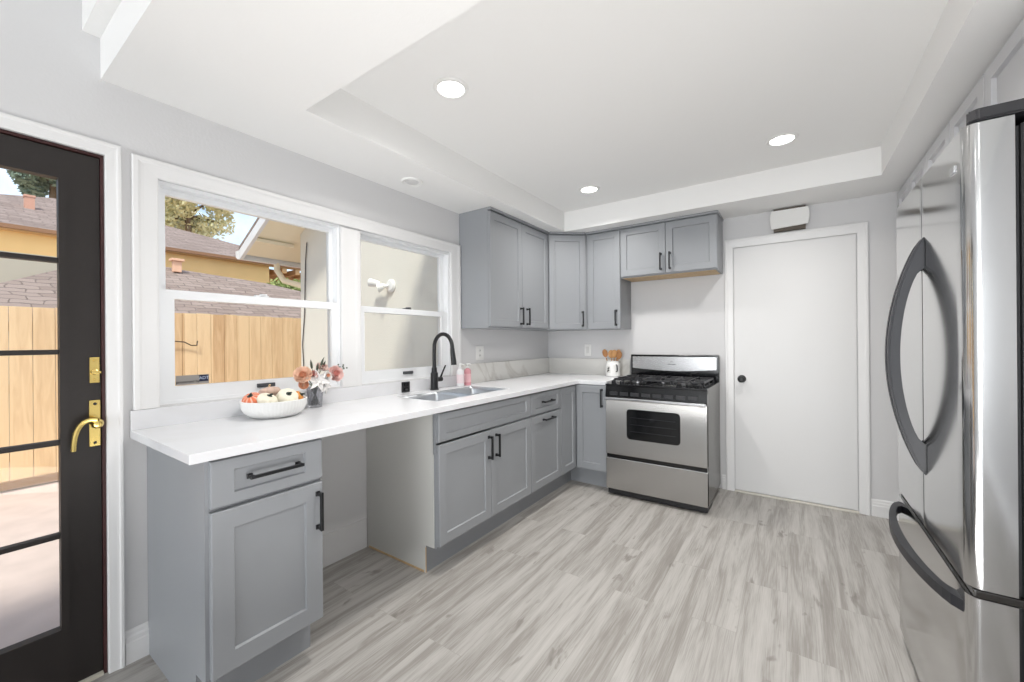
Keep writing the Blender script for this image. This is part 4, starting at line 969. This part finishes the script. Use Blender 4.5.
# neighbour's lower roofed shed
t = Thing('neighbour_garage', 'low brown shingled garage roof just behind the board fence', 'building', (-5.5, 2.5, -.12))
lp = [(-4.5, -1.2, 1.60), (-4.5, 6.2, 1.60), (-5.63, 4.947, 2.165), (-5.915, 4.235, 2.307), (-6.159, 3.709, 2.429), (-6.364, 2.493, 2.532), (-6.509, 1.971, 2.604), (-5.824, .975, 2.262), (-5.269, .477, 1.984), (-4.748, .073, 1.724)]
bm = bmesh.new(); poly_slab(lp, .05, bm); t.part('roof', bm, shing)
t.part('wall', B(-6.0, -4.75, .6, 4.6, -.118, 1.60), M('garage_wall', (196, 188, 172), .9))
t.part('rear_wall', B(-7.6, -6.6, -4, 2.0, -.118, 2.55), M('garage_wall', (196, 188, 172), .9))
bm = bmesh.new(); box(bm, -6.26, -6.16, 2.31, 2.42, 2.46, 2.64, .008); box(bm, -6.29, -6.13, 2.28, 2.45, 2.64, 2.68, .006)
t.part('vent_pipe', bm, M('terracotta', (236, 190, 160), .8), label='terracotta vent pipe with a square cap')

def leafmat(name, c): 
    m = M(name, c, .7, noise_amt=.3, nscale=1.5); return m
def crown_bm(c, rad, n, leaf, seed, clumps=14):
    rnd = random.Random(seed); bm = bmesh.new(); cl = []
    for _ in range(clumps):
        a, b_ = rnd.uniform(0, 2 * PI), rnd.uniform(-1, 1); r = rnd.uniform(.35, .95)
        cl.append((Vector((c[0] + rad[0] * r * math.cos(a) * math.sqrt(1 - b_ * b_), c[1] + rad[1] * r * math.sin(a) * math.sqrt(1 - b_ * b_), c[2] + rad[2] * r * b_)), rnd.uniform(.25, .45)))
    for _ in range(n):
        cc, cr_ = rnd.choice(cl); d = Vector((rnd.gauss(0, 1), rnd.gauss(0, 1), rnd.gauss(0, 1))).normalized() * (rnd.random() ** .4)
        p = cc + Vector((d.x * rad[0] * cr_, d.y * rad[1] * cr_, d.z * rad[2] * cr_)); u = Vector((rnd.gauss(0, 1), rnd.gauss(0, 1), rnd.gauss(0, 1))).normalized(); v = u.orthogonal().normalized(); s = leaf * rnd.uniform(.6, 1.3)
        vs = [bm.verts.new(p + q) for q in (u * s, v * s * .45, -u * s, -v * s * .45)]; bm.faces.new(vs)
    return bm, cl
def tree(name, label, base, crown_c, rad, n, leaf, mat, seed, cat='tree', clumps=14):
    t = Thing(name, label, cat, base); bm, cl = crown_bm(crown_c, rad, n, leaf, seed, clumps); t.part('crown', bm, mat)
    bm = bmesh.new(); b0 = Vector(base); c0 = Vector(crown_c) - Vector((0, 0, rad[2] * .5)); tube(bm, [b0, b0.lerp(c0, .5), c0], [max(.02, rad[0] * .09), rad[0] * .07, rad[0] * .05], 8)
    for cc, _ in cl[:9]: tube(bm, [c0, c0.lerp(cc, .5) + Vector((0, 0, .05)), cc], [rad[0] * .035, rad[0] * .025, rad[0] * .012], 5)
    t.part('trunk', bm, M('bark', (120, 100, 80), .9))
tree('leafy_tree', 'sunlit yellow green tree behind the neighbour roof in the near window', (-13, 4.8, -.12), (-13, 4.55, 5.75), (1.5, 1.15, 1.15), 8000, .07, leafmat('leaf_yellow', (222, 218, 176)), 3, clumps=26)
tree('pine_tree', 'dark blue green tree beyond the roof seen through the glazed door', (-14, 1.7, -.12), (-14, 1.95, 6.1), (1.5, .85, .9), 6000, .08, leafmat('leaf_blue', (120, 138, 122)), 5, clumps=16)
tree('roof_shrub', 'bright green bush showing past the eave beside the low roof', (-7.2, 4.7, -.12), (-7.2, 4.75, 2.52), (.35, .62, .36), 3500, .04, leafmat('leaf_green', (172, 186, 120)), 9, 'bush', clumps=14)
